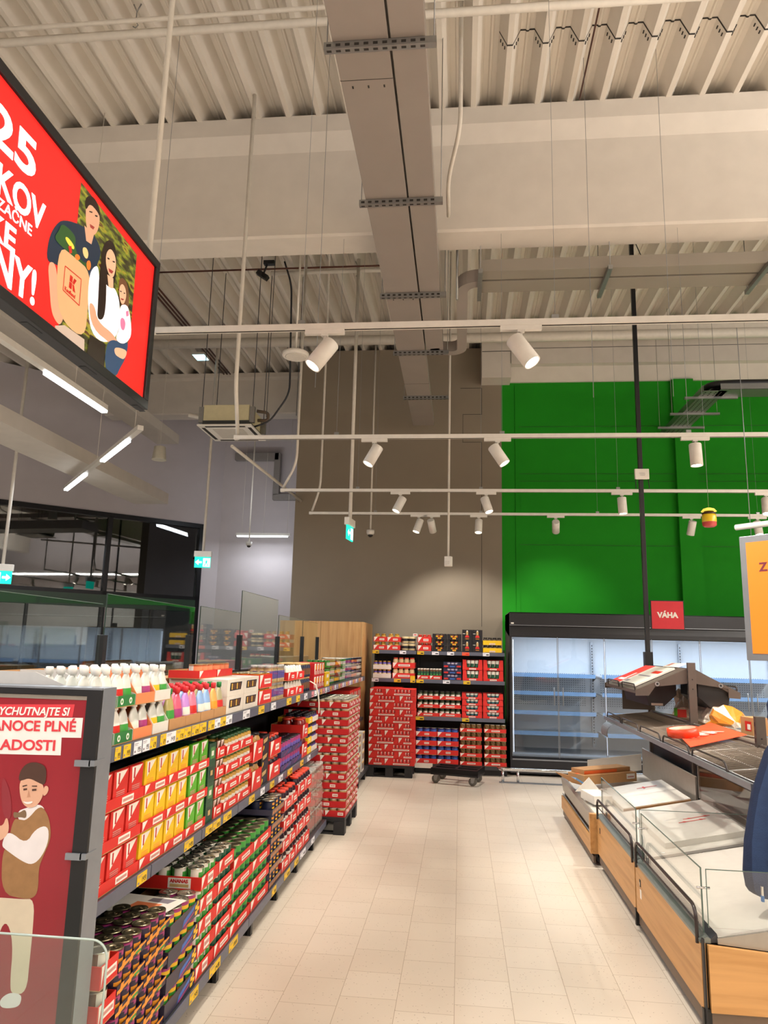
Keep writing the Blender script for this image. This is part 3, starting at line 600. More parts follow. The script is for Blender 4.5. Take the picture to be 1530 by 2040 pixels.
def seven(m, x, y, z, w, h, ch):
    """a figure as strokes on the aisle face of the card"""
    SEG = {'0': 'abcdef', '1': 'bc', '2': 'abged', '3': 'abgcd', '4': 'fgbc', '5': 'afgcd', '6': 'afgedc', '7': 'abc', '8': 'abcdefg', '9': 'abcdfg'}
    t = w*.24
    R = {'a': (0, w, h-t, h), 'd': (0, w, 0, t), 'g': (0, w, h/2-t/2, h/2+t/2), 'f': (0, t, h/2, h), 'e': (0, t, 0, h/2), 'b': (w-t, w, h/2, h), 'c': (w-t, w, 0, h/2)}
    for s in SEG[ch]: a, b, c, d = R[s]; m.box(x+.0012, x+.0018, y+a, y+b, z+c, z+d, TAGK)
PR = ['149', '149', '195', '195', '129', '129', '149', '179', '199', '129', '249', '199', '199', '249', '189', '199', '249', '199', '129', '149', '199']
for row, X, z0, z1 in (('top', XT, 1.209, 1.262), ('mid', XT, .690, .738), ('low', XB, .088, .138)):
    y = 2.53; n = 0; ye = 9.85 if row == 'top' else 6.73; rails = []
    while y < ye - .05:
        y1 = min(y + (.575 if y < 2.6 else .60), ye)
        r = gobj('price_rail', MB().prism([(X+1.5-.004, z0), (X+1.5+.001, z0), (X+1.5+.0015, z1-.004), (X+1.5-.0, z1), (X+1.5-.004, z1)], 'y', y-2.5+.004, y1-2.5-.004, SLATE)); rails.append((y, y1, r)); y = y1
    for i, (k, a, b) in enumerate(TAGS[row]):
        r = [q for q in rails if q[0] <= (a+b)/2 < q[1]][0][2]
        m = digits(MB(), X+1.5+.0018, a-2.5, b-2.5, z0+.003, z1-.003, k)
        p = PR[i % len(PR)]; w = (b-a); yy = a-2.5+w*.42; dw = w*.14
        for ch in p: seven(m, X+1.5+.0018, yy, z0+.010, dw*.85, .018, ch); yy += dw*1.25
        o = obj('price_card', m, r); o['label'] = 'yellow price card' if k == 'y' else 'white price card'
    if row == 'top':
        yy = 6.3; i = 0
        while yy < 9.6:
            r = [q for q in rails if q[0] <= yy+.05 < q[1]][0][2]; m = MB(); m.box(X+1.5+.0018, X+1.5+.003, yy-2.5, yy-2.5+.10, z0+.003, z1-.003, MULTI[i*7 % 4]); m.box(X+1.5+.003, X+1.5+.0034, yy-2.49, yy-2.45, z0+.012, z0+.02, TAGK); obj('price_card', m, r); yy += .128; i += 1
# posts and glass guards on the spine
SG = glass('shelf_glass', (0.90, 0.955, 0.93), 1.0, 1.55)
GEDGE = mat('glass_edge_green', '55665d', 0.2)
POSTS = [2.555, 3.564, 4.765, 5.898, 7.162, 8.312, 9.214]; PT = [1.66, 1.676, 1.698, 1.72, 1.729, 1.748, 1.757]
for y, zt in zip(POSTS, PT): gobj('post', gbox(MB(), -1.83, -1.79, y-.02, y+.02, 1.3, zt, BLACK), bevel=.002)
GL = [(2.58, 3.54, 1.83), (3.58, 4.84, 1.885), (4.95, 5.885, 1.90), (5.905, 7.127, 2.085), (7.175, 8.30, 1.94), (8.325, 9.2, 1.93)]
for a, b, zt in GL:
    g = gobj('glass_guard', gbox(MB(), -1.815, -1.809, a, b, 1.45, zt, SG))
    e = MB(); gbox(e, -1.8155, -1.8085, a, b, zt-.0005, zt+.002, GEDGE); gbox(e, -1.8155, -1.8085, a-.0015, a+.0005, 1.45, zt, mat('glass_edge_dark', '37453e', 0.2)); obj('polished_edge', e, g)
# back wall shelving, two bays
bk = thing('wall_shelving', 'dark shelving unit along the back wall between the wooden cabinet and the fridge', 'shelving unit', (-1.22, 10.24, 0))
def bbox(m, x0, x1, y0, y1, z0, z1, mt): return m.box(x0+1.22, x1+1.22, y0-10.24, y1-10.24, z0, z1, mt)
bo = lambda name, m, p=None, **k: obj(name, m, p or bk, **k)
bo('back_panel', bbox(MB(), -1.23, .63, 10.78, 10.81, .05, 1.62, BLACK))
for x in (-1.235, -.60, .625): bo('upright', bbox(MB(), x-.012, x+.012, 10.72, 10.78, 0, 1.65 if x > .5 else 1.66, BLACK))
for z, x0, x1 in ((1.61, -1.225, -.605), (1.61, -.60, .61), (1.226, -1.225, -.605), (1.226, -.60, .61), (.732, -.60, .61), (.125, -.60, .63)):
    bo('shelf_board', bbox(MB(), x0, x1, 10.25 if z > .2 else 10.17, 10.78, z-.03, z, DARK)); 
    r = bo('price_rail', bbox(MB(), x0+.004, x1-.004, 10.238 if z > .2 else 10.158, 10.249 if z > .2 else 10.169, z-.046, z+.002, SLATE if z > .2 else DARK))
    yr = 10.2372
    cards = {(1.61, -1.225): [('y', -1.22, -1.13), ('w', -.84, -.75)], (1.61, -.60): [('y', -.595, -.50), ('w', -.39, -.295), ('w', -.18, -.085), ('o', .025, .125), ('w', .31, .40)],
             (1.226, -1.225): [('w', -1.22, -1.125), ('y', -.91, -.815), ('y', -.685, -.62)], (1.226, -.60): [('y', -.60, -.50), ('w', -.235, -.14), ('y', .045, .14)], (.732, -.60): [('y', -.60, -.49), ('y', .03, .125)]}.get((z, x0), [])
    for k, a, b in cards:
        m = MB(); c = {'y': TAGY, 'w': TAGW, 'o': mat('orange_red_price_paper', 'e2542c', 0.6)}[k]
        bbox(m, a, b, yr-.0012, yr, z-.047, z-.002 if not (k == 'y' and b-a < .07) else z+.045, c); bbox(m, a+(b-a)*.5, b-(b-a)*.1, yr-.0018, yr-.0013, z-.036, z-.022, TAGK if k != 'o' else REDD); bbox(m, a+(b-a)*.08, a+(b-a)*.35, yr-.0018, yr-.0013, z-.016, z-.011, INK)
        o = bo('price_card', m, r); o['label'] = {'y': 'yellow price card', 'w': 'white price card', 'o': 'orange-red price card'}[k]
bo('kick_plate', bbox(MB(), -.60, .63, 10.24, 10.26, 0, .09, BLACK))
bo('white_board', bbox(MB(), -.60, -.36, 10.150, 10.156, .075, .138, WHITEP))
# wooden cabinet box beside it
OAK = wood_mat('oak_cabinet', 'c79a63', 'b58550', 'z'); OAKX = wood_mat('oak_counter', 'c4935a', 'b07f46', 'y'); OAKE = wood_mat('oak_counter_end', 'c4935a', 'b07f46', 'x')
t = thing('wooden_cabinet', 'tall light oak cabinet box between the left shelving and the back shelves', 'cabinet', (-1.9, 10.5, 0))
obj('side_panel', MB().box(.545, .57, -.5, .58, 0, 1.985, OAK), t, bevel=.002); obj('front_panel', MB().box(-.02, .543, -.5, -.475, 0, 1.985, OAK), t); obj('front_panel', MB().box(-.60, -.024, -.5, -.475, 0, 1.985, OAK), t)
obj('top_panel', MB().box(-.60, .544, -.474, .58, 1.96, 1.985, OAK), t); obj('back_panel', MB().box(-.60, .544, .55, .58, 0, 1.958, OAK), t)

# pallets
PALB = mat('black_pallet_plastic', '1d1d20', 0.55)
def pallet(name, loc, w, d, label):
    t = thing(name, label, 'pallet', loc, group='black half pallets')
    obj('deck', MB().box(0, w, 0, d, .115, .147, PALB), t, bevel=.004)
    for x in (0, w/2-.05, w-.10):
        for y in (0, d/2-.05, d-.10): obj('foot', MB().box(x, x+.10, y, y+.10, 0, .115, PALB), t, bevel=.003)
    obj('runner', MB().box(.1, w/2-.05, .02, .08, .0, .02, PALB).box(w/2+.05, w-.1, .02, .08, .0, .02, PALB), t)
    return t
pallet('plastic_pallet', (-1.625, 6.76, 0), .61, .80, 'black pallet under the tall stack of red trays at the shelf end')
pallet('plastic_pallet', (-1.207, 9.76, 0), .60, .76, 'black pallet under the stack of red boxes by the back shelves')
# ================================================================ PRODUCTS
CM = lambda n, c, **k: mat(n, c, k.pop('rough', 0.4), **k)
C_GREEN = CM('can_green', '3f9a3c'); C_DGREEN = CM('can_dark_green', '15533a'); C_WHITE = CM('can_white', 'e9e4d8'); C_YEL = CM('corn_yellow', 'f1bb22')
C_PURP = CM('can_dark_purple', '2b2038'); C_PINK = CM('can_magenta', 'a83a78'); C_BLUE = CM('can_blue', '3a66b8'); C_NAVY = CM('can_navy', '1d2440'); C_ORNG = CM('can_orange', 'f09a2e')
C_RED = CM('can_red', 'cf2a22'); C_TAN = CM('can_tan', 'c5a36a'); C_BROWN = CM('can_brown', '6b4428'); C_OLIVE = CM('can_olive', '7a7a38'); C_GOLD = CM('jar_gold', 'c79a3f'); C_CREAM = CM('jar_cream', 'e7cf9a'); C_PLUM = CM('jar_plum', '2a1420', rough=0.2); C_STEELB = CM('can_side_steel', 'b9b4a4', metal=0.8, rough=0.3); C_TEAL = CM('can_teal', '2a6a72')
C_LILAC = CM('can_lilac', '6a58a8'); C_BLACK = CM('can_black', '17151a'); C_PALE = CM('jar_pale', 'cfc3a0'); C_SALMON = CM('print_salmon', 'ee8a5c')
def front(k, seg=24): # signed distance in segments from the face towards the shopper
    d = (k - int(seg*.75) + seg//2) % seg - seg//2; return d
def can_mesh(name, r, h, fn, lid=LIDM, seg=24, zs=(.05, .2, .36, .5, .64, .8, .95)):
    prof = [(r*.93, 0), (r, .004)] + [(r*.985, h*z) for z in zs] + [(r, h-.004), (r*.97, h), (r*.90, h-.003)]
    n = len(prof)
    def mf(i, k):
        if i < 0: return C_STEELB
        if i == 0 or i >= n-4: return lid
        return fn(i-1, front(k, seg))
    return MB().lathe(prof, lid, seg=seg, mf=mf).mesh(name)
def lid_mesh(r, h, m, seg=24):
    q = MB(); q.lathe([(r*.88, h-.0028), (r*.80, h-.0012), (r*.55, h-.0012), (r*.53, h-.0022), (.002, h-.0022)], m, seg=seg, cap=False)
    q.torus((0, -r*.25, h+.0002), r*.2, .0016, m, seg=12, k=5); q.box(-.004, .004, -r*.72, -r*.42, h-.001, h+.001, m)
    return q.mesh('lid')
def jar_mesh(name, r, h, body, lid, label=None, lidh=.016, seg=20):
    zs = [(r*.9, 0), (r, .006), (r, h*.18), (r, h*.62), (r, h*.74), (r*.80, h*.86), (r*.80, h-lidh), (r*.86, h-lidh), (r*.86, h-.002), (r*.8, h)]
    def mf(i, k):
        if i >= 6: return lid
        if label is not None and i == 2 and abs(front(k, seg)) < 7: return label(front(k, seg)) if callable(label) else label
        return body
    return MB().lathe(zs, lid, seg=seg, mf=mf).mesh(name)
PCLR = CM('pouch_clear', 'd9dcd6', rough=0.2); PWHT = CM('pouch_white', 'eceae2', rough=0.3)
def pouch_mesh(name, w, h, low, high, band=None):
    R = []; ks = 16
    for z, a, b in [(0, .40, .20), (.02, .47, .27), (.3, .5, .28), (.55, .5, .22), (.78, .47, .13), (.90, .36, .09), (1.0, .15, .10)]:
        R.append([(w*a*math.copysign(abs(math.cos(2*PI*k/ks))**.75, math.cos(2*PI*k/ks)), w*b*math.sin(2*PI*k/ks), h*z) for k in range(ks)])
    def mf(i, k):
        f = front(k, ks)
        if i <= 1: return low
        if i == 2: return band if band is not None and abs(f) < 4 else low
        return high
    return MB().loft(R, high, mf=mf).mesh(name)
def cap_mesh(h, m, r=.0135):
    return MB().lathe([(r*.7, h-.004), (r*.7, h+.004), (r, h+.004), (r, h+.027), (r*.85, h+.030)], m, seg=12).mesh('cap')
def pack_mesh(name, w, d, h, col, nut, lab=LABW):
    m = MB(); y = -d/2; m.prism([(y, 0), (d/2, 0), (d/2, h*.7), (y+.012, h), (y, h*.985)], 'x', -w/2, w/2, col)
    e = y-.0006
    m.poly([(-w*.36, e, h*.96), (w*.42, e, h*.96), (-w*.30, e, h*.50)], lab); 
    for k in range(3): m.box(-w*.28, w*.30, e-.0002, e, h*(.40-.055*k), h*(.425-.055*k), PINKL if col is not YELLOW else C_ORNG)
    for q in range(4): m.lathe([(w*.10, -.0002), (w*.10, .0004)], nut, c=(w*(.28-.13*(q % 2))+.0, e, h*(.12+.07*(q//2))), axis=(0, -1, 0), seg=8)
    m.box(-w*.20, -w*.12, e-.0012, e-.0002, h*.62, h*.92, REDD)
    return m.mesh(name)
def box_mesh(name, w, d, h, col, deco=None):
    m = MB(); m.box(-w/2, w/2, 0, d, 0, h, col)
    if deco: deco(m, w, d, h, -.0006)
    return m.mesh(name)
def deco_label(tri=True, lw=.42, lz=(.30, .68), lx=.12, tw=.16, side=None, tcol=LABW):
    def f(m, w, d, h, y):
        if tri: m.poly([(-w/2+.006, y, h-.002), (-w/2+.006+w*tw, y, h-.002), (-w/2+.010, y, .004)], tcol)
        x0 = w*lx - w*lw/2; x1 = w*lx + w*lw/2
        m.box(x0, x1, y-.0004, y, h*lz[0], h*lz[1], LABW)
        m.box(x0+w*lw*.08, x1-w*lw*.08, y-.0008, y-.0004, h*(lz[0]+(lz[1]-lz[0])*.3), h*(lz[0]+(lz[1]-lz[0])*.7), PINKL)
    return f
def tray_mesh(name, w, d, hf, hs, col, deco=None, inside=CARD, cut=None, t=.003, slope=True, sd=.06, sidecol=None):
    """open carton: floor, back and side walls, a low front lip (cut = raised front corners around an opening)"""
    m = MB(); m.box(-w/2, w/2, 0, d, 0, t, inside); m.box(-w/2, w/2, d-t, d, t, hs, inside)
    for s in (-1, 1):
        x0, x1 = (-w/2, -w/2+t) if s < 0 else (w/2-t, w/2)
        pr = [(0, t), (d-t, t), (d-t, hs), (min(sd, d*.6) if slope else 0, hs), (0, hf)] if hs > hf+.004 else [(0, t), (d-t, t), (d-t, hs), (0, hf)]
        m.prism(pr, 'x', x0, x1, sidecol or col)
        if sidecol: m.poly([(s*(w/2+.0005), 0, .002), (s*(w/2+.0005), d*.5, .002), (s*(w/2+.0005), d*.5, .075), (s*(w/2+.0005), 0, hf)], col)
    if cut is None: m.box(-w/2+t, w/2-t, 0, t, t, hf, col)
    else:
        c, hc = cut; hw = w/2-t
        m.prism([(-hw, t), (hw, t), (hw, hs), (w/2-c*.75, hs), (w/2-c, hc), (-w/2+c, hc), (-w/2+c*.75, hs), (-hw, hs)], 'y', 0, t, col)
    if deco: deco(m, w, d, hf if cut is None else cut[1], -.0006)
    return m.mesh(name)
# --- frames: u runs along the shelf (away from its reference end), v into the shelf
FR = {'top': (lambda u, v: (-1.285-v, u), PI/2, 'poster'), 'mid': (lambda u, v: (-1.285-v, u), PI/2, 'poster'), 'low': (lambda u, v: (-1.185-v, u), PI/2, 'poster'),
      'pal': (lambda u, v: (u, 6.78+v), 0.0, 'shelf side'), 'back': (lambda u, v: (u, 10.255+v), 0.0, 'wooden cabinet'), 'bfloor': (lambda u, v: (u, 10.175+v), 0.0, 'wooden cabinet'), 'bpal': (lambda u, v: (u, 9.775+v), 0.0, 'wooden cabinet'),
      'palside': (lambda u, v: (-1.015-v, u), PI/2, 'aisle corner')}
def tiername(i, n):
    if n == 1: return ''
    if n == 2: return ('lower', 'upper')[i]
    if i == n-1: return 'top'
    if i == 0: return 'bottom'
    k = n-1-i
    return ORD[k] + ' from top'   # second from top, ...
def put(fr, name, mesh, u, v, z, label, cat, group, parts=(), rz=0.0):
    f, r, ref = FR[fr]; x, y = f(u, v)
    o = bpy.data.objects.new(name, mesh); COL.objects.link(o); o.location = (x, y, z); o.rotation_euler = (0, 0, r+rz)
    tag(o, label, cat, group)
    for pn, pm in parts:
        c = bpy.data.objects.new(pn, pm); COL.objects.link(c); c.parent = o
    return o
def stack(fr, u0, u1, z0, cols, tiers, pitch, tray, tname, phrase, tcat='tray', item=None, n=0, rows=1, ipitch=None, v0=.0, vin=.0068, iname='', ilabel='', icat='can', itop=(), zin=.0037, jit=.002, lean=0.0, tgroup=None, rows_low=1, colname=None):
    """a block of cartons cols x tiers with the things standing in them, each a thing of its own"""
    ref = FR[fr][2]; W = (u1-u0)/cols
    for c in range(cols):
        for t in range(tiers):
            uc = u0 + W*(c+.5) + (random.uniform(-jit, jit) if t else 0) + lean*t
            T = tiername(t, tiers); cn = '' if cols == 1 else (('nearer', 'farther')[c] if cols == 2 and colname is None else (colname or ORD)[c])
            vv = v0 + random.uniform(0, jit)
            if tray is not None:
                tm = tray[c] if isinstance(tray, (list, tuple)) else tray
                lab = ' '.join(x for x in (T, ORD[c]+' of row,' if False else '', tname, 'in' if T or cn else 'of', (cn + ' column of' if cn else ''), phrase) if x)
                put(fr, stemname(tname), tm, uc, vv, z0 + pitch*t, lab, tcat, tgroup or phrase)
            if item is None: continue
            R = rows if t == tiers-1 else rows_low
            im = item
            for rw in range(R):
                ip = ipitch or (W-.008)/n
                for i in range(n):
                    me = im(c, i, rw) if callable(im) else im
                    uu = uc + (i-(n-1)/2)*ip
                    dep = max(v.co.y for v in me.vertices) if 'dep' not in me else me['dep']
                    me['dep'] = dep
                    vy = vv + vin + dep + rw*(2*dep+.002)
                    lab = f"{ORD[i]} {ilabel} from {ref}, " + (f"row {['one','two','three','four','five','six'][rw]}, " if R > 1 else '') + (f"{T} tier, " if T else '') + (f"{cn} column, " if cn else '') + phrase
                    put(fr, iname, me, uu, vy, z0 + pitch*t + zin, lab, icat, ilabel + 's in ' + phrase, parts=(itop(c, i) if callable(itop) else itop) if (t == tiers-1) else ((itop(c, i) if callable(itop) else itop) if icat == 'pouch' else ()), rz=random.uniform(-.12, .12) if icat in ('can', 'jar') else random.uniform(-.018, .018))
def stemname(s): return s.replace(' ', '_').replace('-', '_')

# ---- trays shared by several blocks
def K(w, d, hf, hs=None, col=RED, **k): return tray_mesh('tray', w, d, hf, hs or hf, col, deco_label(**k))

# ======================== left shelving, bottom board (z .135)
zb = .1355
fruit = can_mesh('fruit_can', .0365, .066, lambda i, f: C_ORNG if 1 < i < 4 and abs(f+1) < 3 else (C_PINK if i >= 6 or (i == 5 and abs(f) < 2) else C_PURP), LIDB)
fruitlid = lid_mesh(.0365, .066, LIDB)
def deco_fruit(m, w, d, h, y):
    for k in range(3):
        x = -w*.42 + k*w*.30
        m.poly([(x, y, .0), (x+w*.12, y, .004), (x+w*.16, y, h), (x+w*.05, y, h)], C_ORNG)
    m.poly([(-w/2, y-.0004, h*.1), (w/2, y-.0004, h*.75), (w/2, y-.0004, h), (-w/2, y-.0004, h*.5)], C_ORNG)
    m.box(w*.1, w*.3, y-.0008, y-.0004, h*.3, h*.6, C_GREEN)
orangecan = can_mesh('orange_can', .037, .10, lambda i, f: C_WHITE if (f < 1 and i > 2 and abs(f) < 5) else (C_ORNG if abs(f) < 4 else C_BROWN), LIDM)
stack('low', 2.545, 2.675, zb, 1, 4, .122, K(.13, .3, .075, .075, lw=.7, lx=.05), 'red tray', 'orange fruit cans beside the poster', item=orangecan, n=1, rows=3, ipitch=.075, iname='fruit_can', ilabel='orange-and-white can')
# (near blocks) dark purple fruit cans
trF = tray_mesh('tray', .226, .30, .030, .030, C_PURP, deco_fruit, inside=C_NAVY)
stack('low', 2.68, 2.906, zb, 1, 6, .0735, trF, 'purple tray', 'purple fruit cans', item=fruit, n=3, rows=3, iname='fruit_can', ilabel='purple can', itop=(('lid', fruitlid),))
stack('low', 2.914, 3.142, zb, 1, 6, .0735, trF, 'purple tray', 'purple fruit cans by pineapple cans', item=fruit, n=3, rows=3, iname='fruit_can', ilabel='purple can', itop=(('lid', fruitlid),))
pine = can_mesh('pineapple_can', .042, .095, lambda i, f: C_BLUE if i == 7 else (C_PINK if i == 6 else (C_YEL if i == 5 and abs(f) < 5 else (C_ORNG if i in (2, 3) and -4 < f < 1 else (C_GREEN if i == 4 and -4 < f < 1 else C_NAVY)))), LIDM)
def deco_pine(m, w, d, h, y):
    m.poly([(-w*.10, y, h*.1), (w*.30, y, h*.62), (w*.36, y, h*.95), (-w*.05, y, h*.55)], C_BLUE); m.poly([(-w*.05, y-.0004, h*.05), (w*.30, y-.0004, h*.40), (w*.31, y-.0004, h*.52), (-w*.05, y-.0004, h*.2)], C_PINK)
    for q in range(7): m.lathe([(h*.16, -.0003), (h*.16, .0003)], C_YEL, c=(w*(.36+.035*(q % 4)), y-.0006, h*(.25+.2*(q//2))), axis=(0, -1, 0), seg=8)
trP = tray_mesh('tray', .345, .27, .060, .060, CM('pineapple_tray_grey', '3a3546'), deco_pine, inside=C_NAVY)
stack('low', 3.15, 3.497, zb, 1, 4, .0985, trP, 'dark tray', 'pineapple cans', item=pine, n=4, rows=2, iname='pineapple_can', ilabel='pineapple can', itop=(('lid', lid_mesh(.042, .095, LIDM)),))
def veg(i, f):
    if abs(f) > 7: return C_GREEN
    if i >= 6: return C_GREEN if f > -2 else C_WHITE
    if i >= 4: return C_WHITE if f < -3 else C_GREEN
    return C_YEL if -2 < f < 5 else C_GREEN
corn = can_mesh('corn_can', .0375, .092, veg, LIDM); cornlid = lid_mesh(.0375, .092, LIDM)
pea = can_mesh('pea_can', .0375, .092, lambda i, f: (C_WHITE if f < -2 and i > 5 else (C_YEL if i in (2, 3) and abs(f) < 2 else C_DGREEN)), LIDM)
bean = can_mesh('bean_can', .0375, .104, lambda i, f: C_WHITE if (i > 6 and f < 0 and f > -5) or (i == 1 and abs(f) < 2) else (C_DGREEN if (i == 4 and abs(f) < 5) else C_GREEN), LIDB)
tA = K(.246, .30, .060, lw=.30, lz=(.15, .85), lx=.02, tw=.2)
tB = K(.246, .30, .060, lw=.5, lx=.12, tw=.2)
stack('low', 3.500, 3.748, zb, 1, 5, .096, tA, 'red tray', 'yellow-green corn cans', item=corn, n=3, rows=3, iname='corn_can', ilabel='corn can', itop=(('lid', cornlid),))
stack('low', 3.752, 4.000, zb, 1, 5, .096, tB, 'red tray', 'dark green pea cans', item=pea, n=3, rows=3, iname='pea_can', ilabel='pea can', itop=(('lid', cornlid),))
_top = [o for o in bpy.data.objects if o.get('label') == 'top red tray in yellow-green corn cans'][0]
q = obj('side_label', MB().box(-.1242, -.1235, .05, .16, .010, .054, LABW).box(-.1247, -.1242, .06, .15, .015, .028, C_TAN), _top)
text('lettering', q, 'ANANAS', .021, REDD, plane_frame((-.1249, .15, .034), (0, -1, 0), (0, 0, 1)), bold=.0008, fit=.088)
tC = K(.372, .30, .058, lw=.42, lx=.1, tw=.2)
stack('low', 4.004, 4.378, zb, 1, 4, .108, tC, 'red tray', 'first green bean cans', item=bean, n=4, rows=3, iname='bean_can', ilabel='green bean can')
stack('low', 4.384, 4.778, zb, 1, 4, .108, K(.390, .30, .058, lw=.42, lx=.1, tw=.2), 'red tray', 'green bean cans by navy cans', item=bean, n=4, rows=3, iname='bean_can', ilabel='green bean can')
navy = can_mesh('navy_can', .0415, .083, lambda i, f: C_ORNG if i in (5,) and abs(f) < 3 else (C_BLUE if i > 6 else (C_YEL if i == 3 and abs(f) < 3 else C_NAVY)), LIDM)
def deco_flame(m, w, d, h, y):
    for k in range(6):
        x = -w*.48 + k*w*.16
        m.poly([(x, y, h*.1), (x+w*.10, y, h*.3), (x+w*.15, y, h), (x+w*.05, y, h*.6)], C_ORNG)
stack('low', 4.79, 5.115, zb, 1, 6, .0875, tray_mesh('tray', .32, .3, .035, .035, CM('flame_tray', '4a4658'), deco_flame, inside=C_NAVY), 'dark orange-patterned tray', 'navy cans', item=navy, n=3, rows=2, ipitch=.09, iname='navy_can', ilabel='navy can')
lidr = CM('jar_lid_red', 'd8402c', rough=0.3)
cherry = jar_mesh('cherry_jar', .036, .128, C_PLUM, lidr, lambda f: C_PINK if f > 1 else C_WHITE)
stack('low', 5.125, 5.53, zb, 2, 4, .131, K(.2, .3, .070, lw=.42, lx=.12, tw=.22), 'red tray', 'red-lidded cherry jars', item=cherry, n=2, rows=2, ipitch=.085, iname='cherry_jar', ilabel='cherry jar', icat='jar')
beet = jar_mesh('beetroot_jar', .038, .133, C_PLUM, lidr, lambda f: C_WHITE if abs(f) < 3 else C_NAVY)
stack('low', 5.54, 6.03, zb, 2, 4, .138, K(.243, .3, .080, lw=.42, lx=.12, tw=.2), 'red tray', 'tall red-lidded beetroot jars', item=beet, n=3, rows=2, iname='beetroot_jar', ilabel='beetroot jar', icat='jar')
# shrink-wrapped packs: the wrapped cans or jars are one pack, sold as one
FILM = glass('shrink_film', (0.93, 0.93, 0.93), 0.9, 1.35)
def wrap_pack(name, nx, ny, r, h, body, lid, label=None, jar=False, card=None):
    m = MB(); ox = -(nx-1)*r
    for i in range(nx):
        for j in range(ny):
            c = (ox+2*r*i, .008+r+2*r*j, .002)
            if jar: m.lathe([(r*.9, 0), (r*.98, .006), (r*.98, h*.2), (r*.98, h*.66), (r*.75, h*.84), (r*.8, h*.84), (r*.8, h)], lid, c=c, seg=14, mf=lambda k, q: lid if k >= 4 else (label if label is not None and k == 2 and abs(front(q, 14)) < 4 else body))
            else: m.lathe([(r*.95, 0), (r*.98, .004), (r*.98, h*.3), (r*.98, h*.7), (r*.98, h-.004), (r*.9, h)], lid, c=c, seg=14, mf=lambda k, q: lid if k >= 4 or k == 0 else (label if label is not None and k == 2 and abs(front(q, 14)) < 4 else body))
    w = nx*2*r; d = ny*2*r
    if card: m.box(-w/2-.004, w/2+.004, .002, d+.012, 0, .002, card)
    film = MB(); film.box(-w/2-.003, w/2+.003, .004, d+.012, .001, h+.004, FILM)
    return m.mesh(name), film.mesh('film')
def packs(fr, u0, u1, z0, cols, tiers, pitch, pk, name, lab, phrase, v0=.01, cat='wrapped pack'):
    W = (u1-u0)/cols
    for c in range(cols):
        for t in range(tiers):
            T = tiername(t, tiers)
            p = pk[c % len(pk)] if isinstance(pk, list) else pk
            put(fr, name, p[0], u0+W*(c+.5), v0+random.uniform(0, .006), z0+pitch*t, f"{T} {lab}, {ORD[c]+' from '+FR[fr][2]+', ' if cols > 1 else ''}{phrase}".strip(), cat, phrase, parts=(('film', p[1]),))
palejar = wrap_pack('jar_pack', 4, 2, .044, .158, CM('pale_preserve', 'b9a99c'), CM('white_jar_lid', 'd9d6d0', rough=.3), PINKL, True)
packs('low', 6.04, 6.72, zb, 2, 3, .168, [wrap_pack('jar_pack', 4, 3, .041, .158, CM('pale_preserve', 'b9a99c'), CM('white_jar_lid', 'd9d6d0', rough=.3), PINKL, True)], 'jar_pack', 'wrapped pack of pale jars', 'bottom shelf end')
# beyond the pallet
whitecup = box_mesh('white_carton', .20, .28, .115, WHITEP, lambda m, w, d, h, y: (m.box(-w*.35, -w*.05, y, y+.0005, h*.25, h*.85, C_BLACK), m.box(w*.08, w*.36, y, y+.0005, h*.25, h*.85, C_BROWN), m.box(-w*.4, w*.4, y-.0003, y, h*.88, h*.98, YELLOW)))
for c in range(4):
    for t in range(4):
        put('low', 'white_carton', whitecup, 8.35+c*.33, .012, zb+.118*t, f"{tiername(t,4)} white carton with dark windows, {ORD[c]} column behind the red pallet stack", 'carton', 'white cartons on the bottom shelf past the pallet')

# ======================== left shelving, middle board (z .738)
zm = .7385
nutR = pack_mesh('nut_pack', .118, .06, .134, RED, C_TAN); nutY = pack_mesh('nut_pack', .110, .06, .134, YELLOW, C_CREAM); nutG = pack_mesh('nut_pack', .110, .06, .134, CM('lime_green_print', '58b01e'), C_TAN)
stack('mid', 2.60, 3.008, zm, 1, 3, .143, K(.405, .28, .042, lw=.25, lx=.14, tw=.2, lz=(.2, .8)), 'red tray', 'red nut packs', item=nutR, n=3, ipitch=.134, iname='nut_pack', ilabel='red nut pack', icat='nut pack', colname=['nearer', 'farther'])
stack('mid', 3.012, 3.516, zm, 2, 3, .143, K(.25, .28, .042, lw=.40, lx=.14, tw=.2, lz=(.2, .8)), 'red tray', 'yellow nut packs', item=nutY, n=2, ipitch=.124, iname='nut_pack', ilabel='yellow nut pack', icat='nut pack')
stack('mid', 3.52, 3.795, zm, 1, 3, .143, K(.273, .28, .042, lw=.40, lx=.14, tw=.2, lz=(.2, .8)), 'red tray', 'green nut packs', item=nutG, n=2, ipitch=.128, iname='nut_pack', ilabel='green nut pack', icat='nut pack')
def dg(a, b): return lambda m, w, d, h, y: (m.box(-w*.3, w*.3, y, y+.0005, h*.2, h*.8, a), m.box(-w*.15, w*.15, y-.0006, y, h*.35, h*.6, b))
dgA = box_mesh('dark_green_box', .108, .25, .098, CM('bottle_green_card', '1f4a30'), dg(CM('mid_green_print', '4f8a4a'), C_WHITE)); dgB = box_mesh('dark_green_box', .108, .25, .098, CM('bottle_green_card', '1f4a30'), dg(CM('deep_green_print', '17382a'), C_TAN))
for t in range(4): put('mid', 'tea_box', dgA if t % 2 else dgB, 3.857, .006, zm+.0985*t, f"{tiername(t,4)} dark green box in the column beside the green nut packs", 'box', 'dark green boxes')
choc = pack_mesh('brown_pack', .056, .05, .09, C_BROWN, C_CREAM)
stack('mid', 3.918, 4.05, zm, 1, 4, .1005, K(.13, .26, .058, lw=.45, lx=.1, tw=.24), 'red tray', 'narrow brown packs', item=choc, n=2, iname='chestnut_pack', ilabel='brown pack', icat='pack')
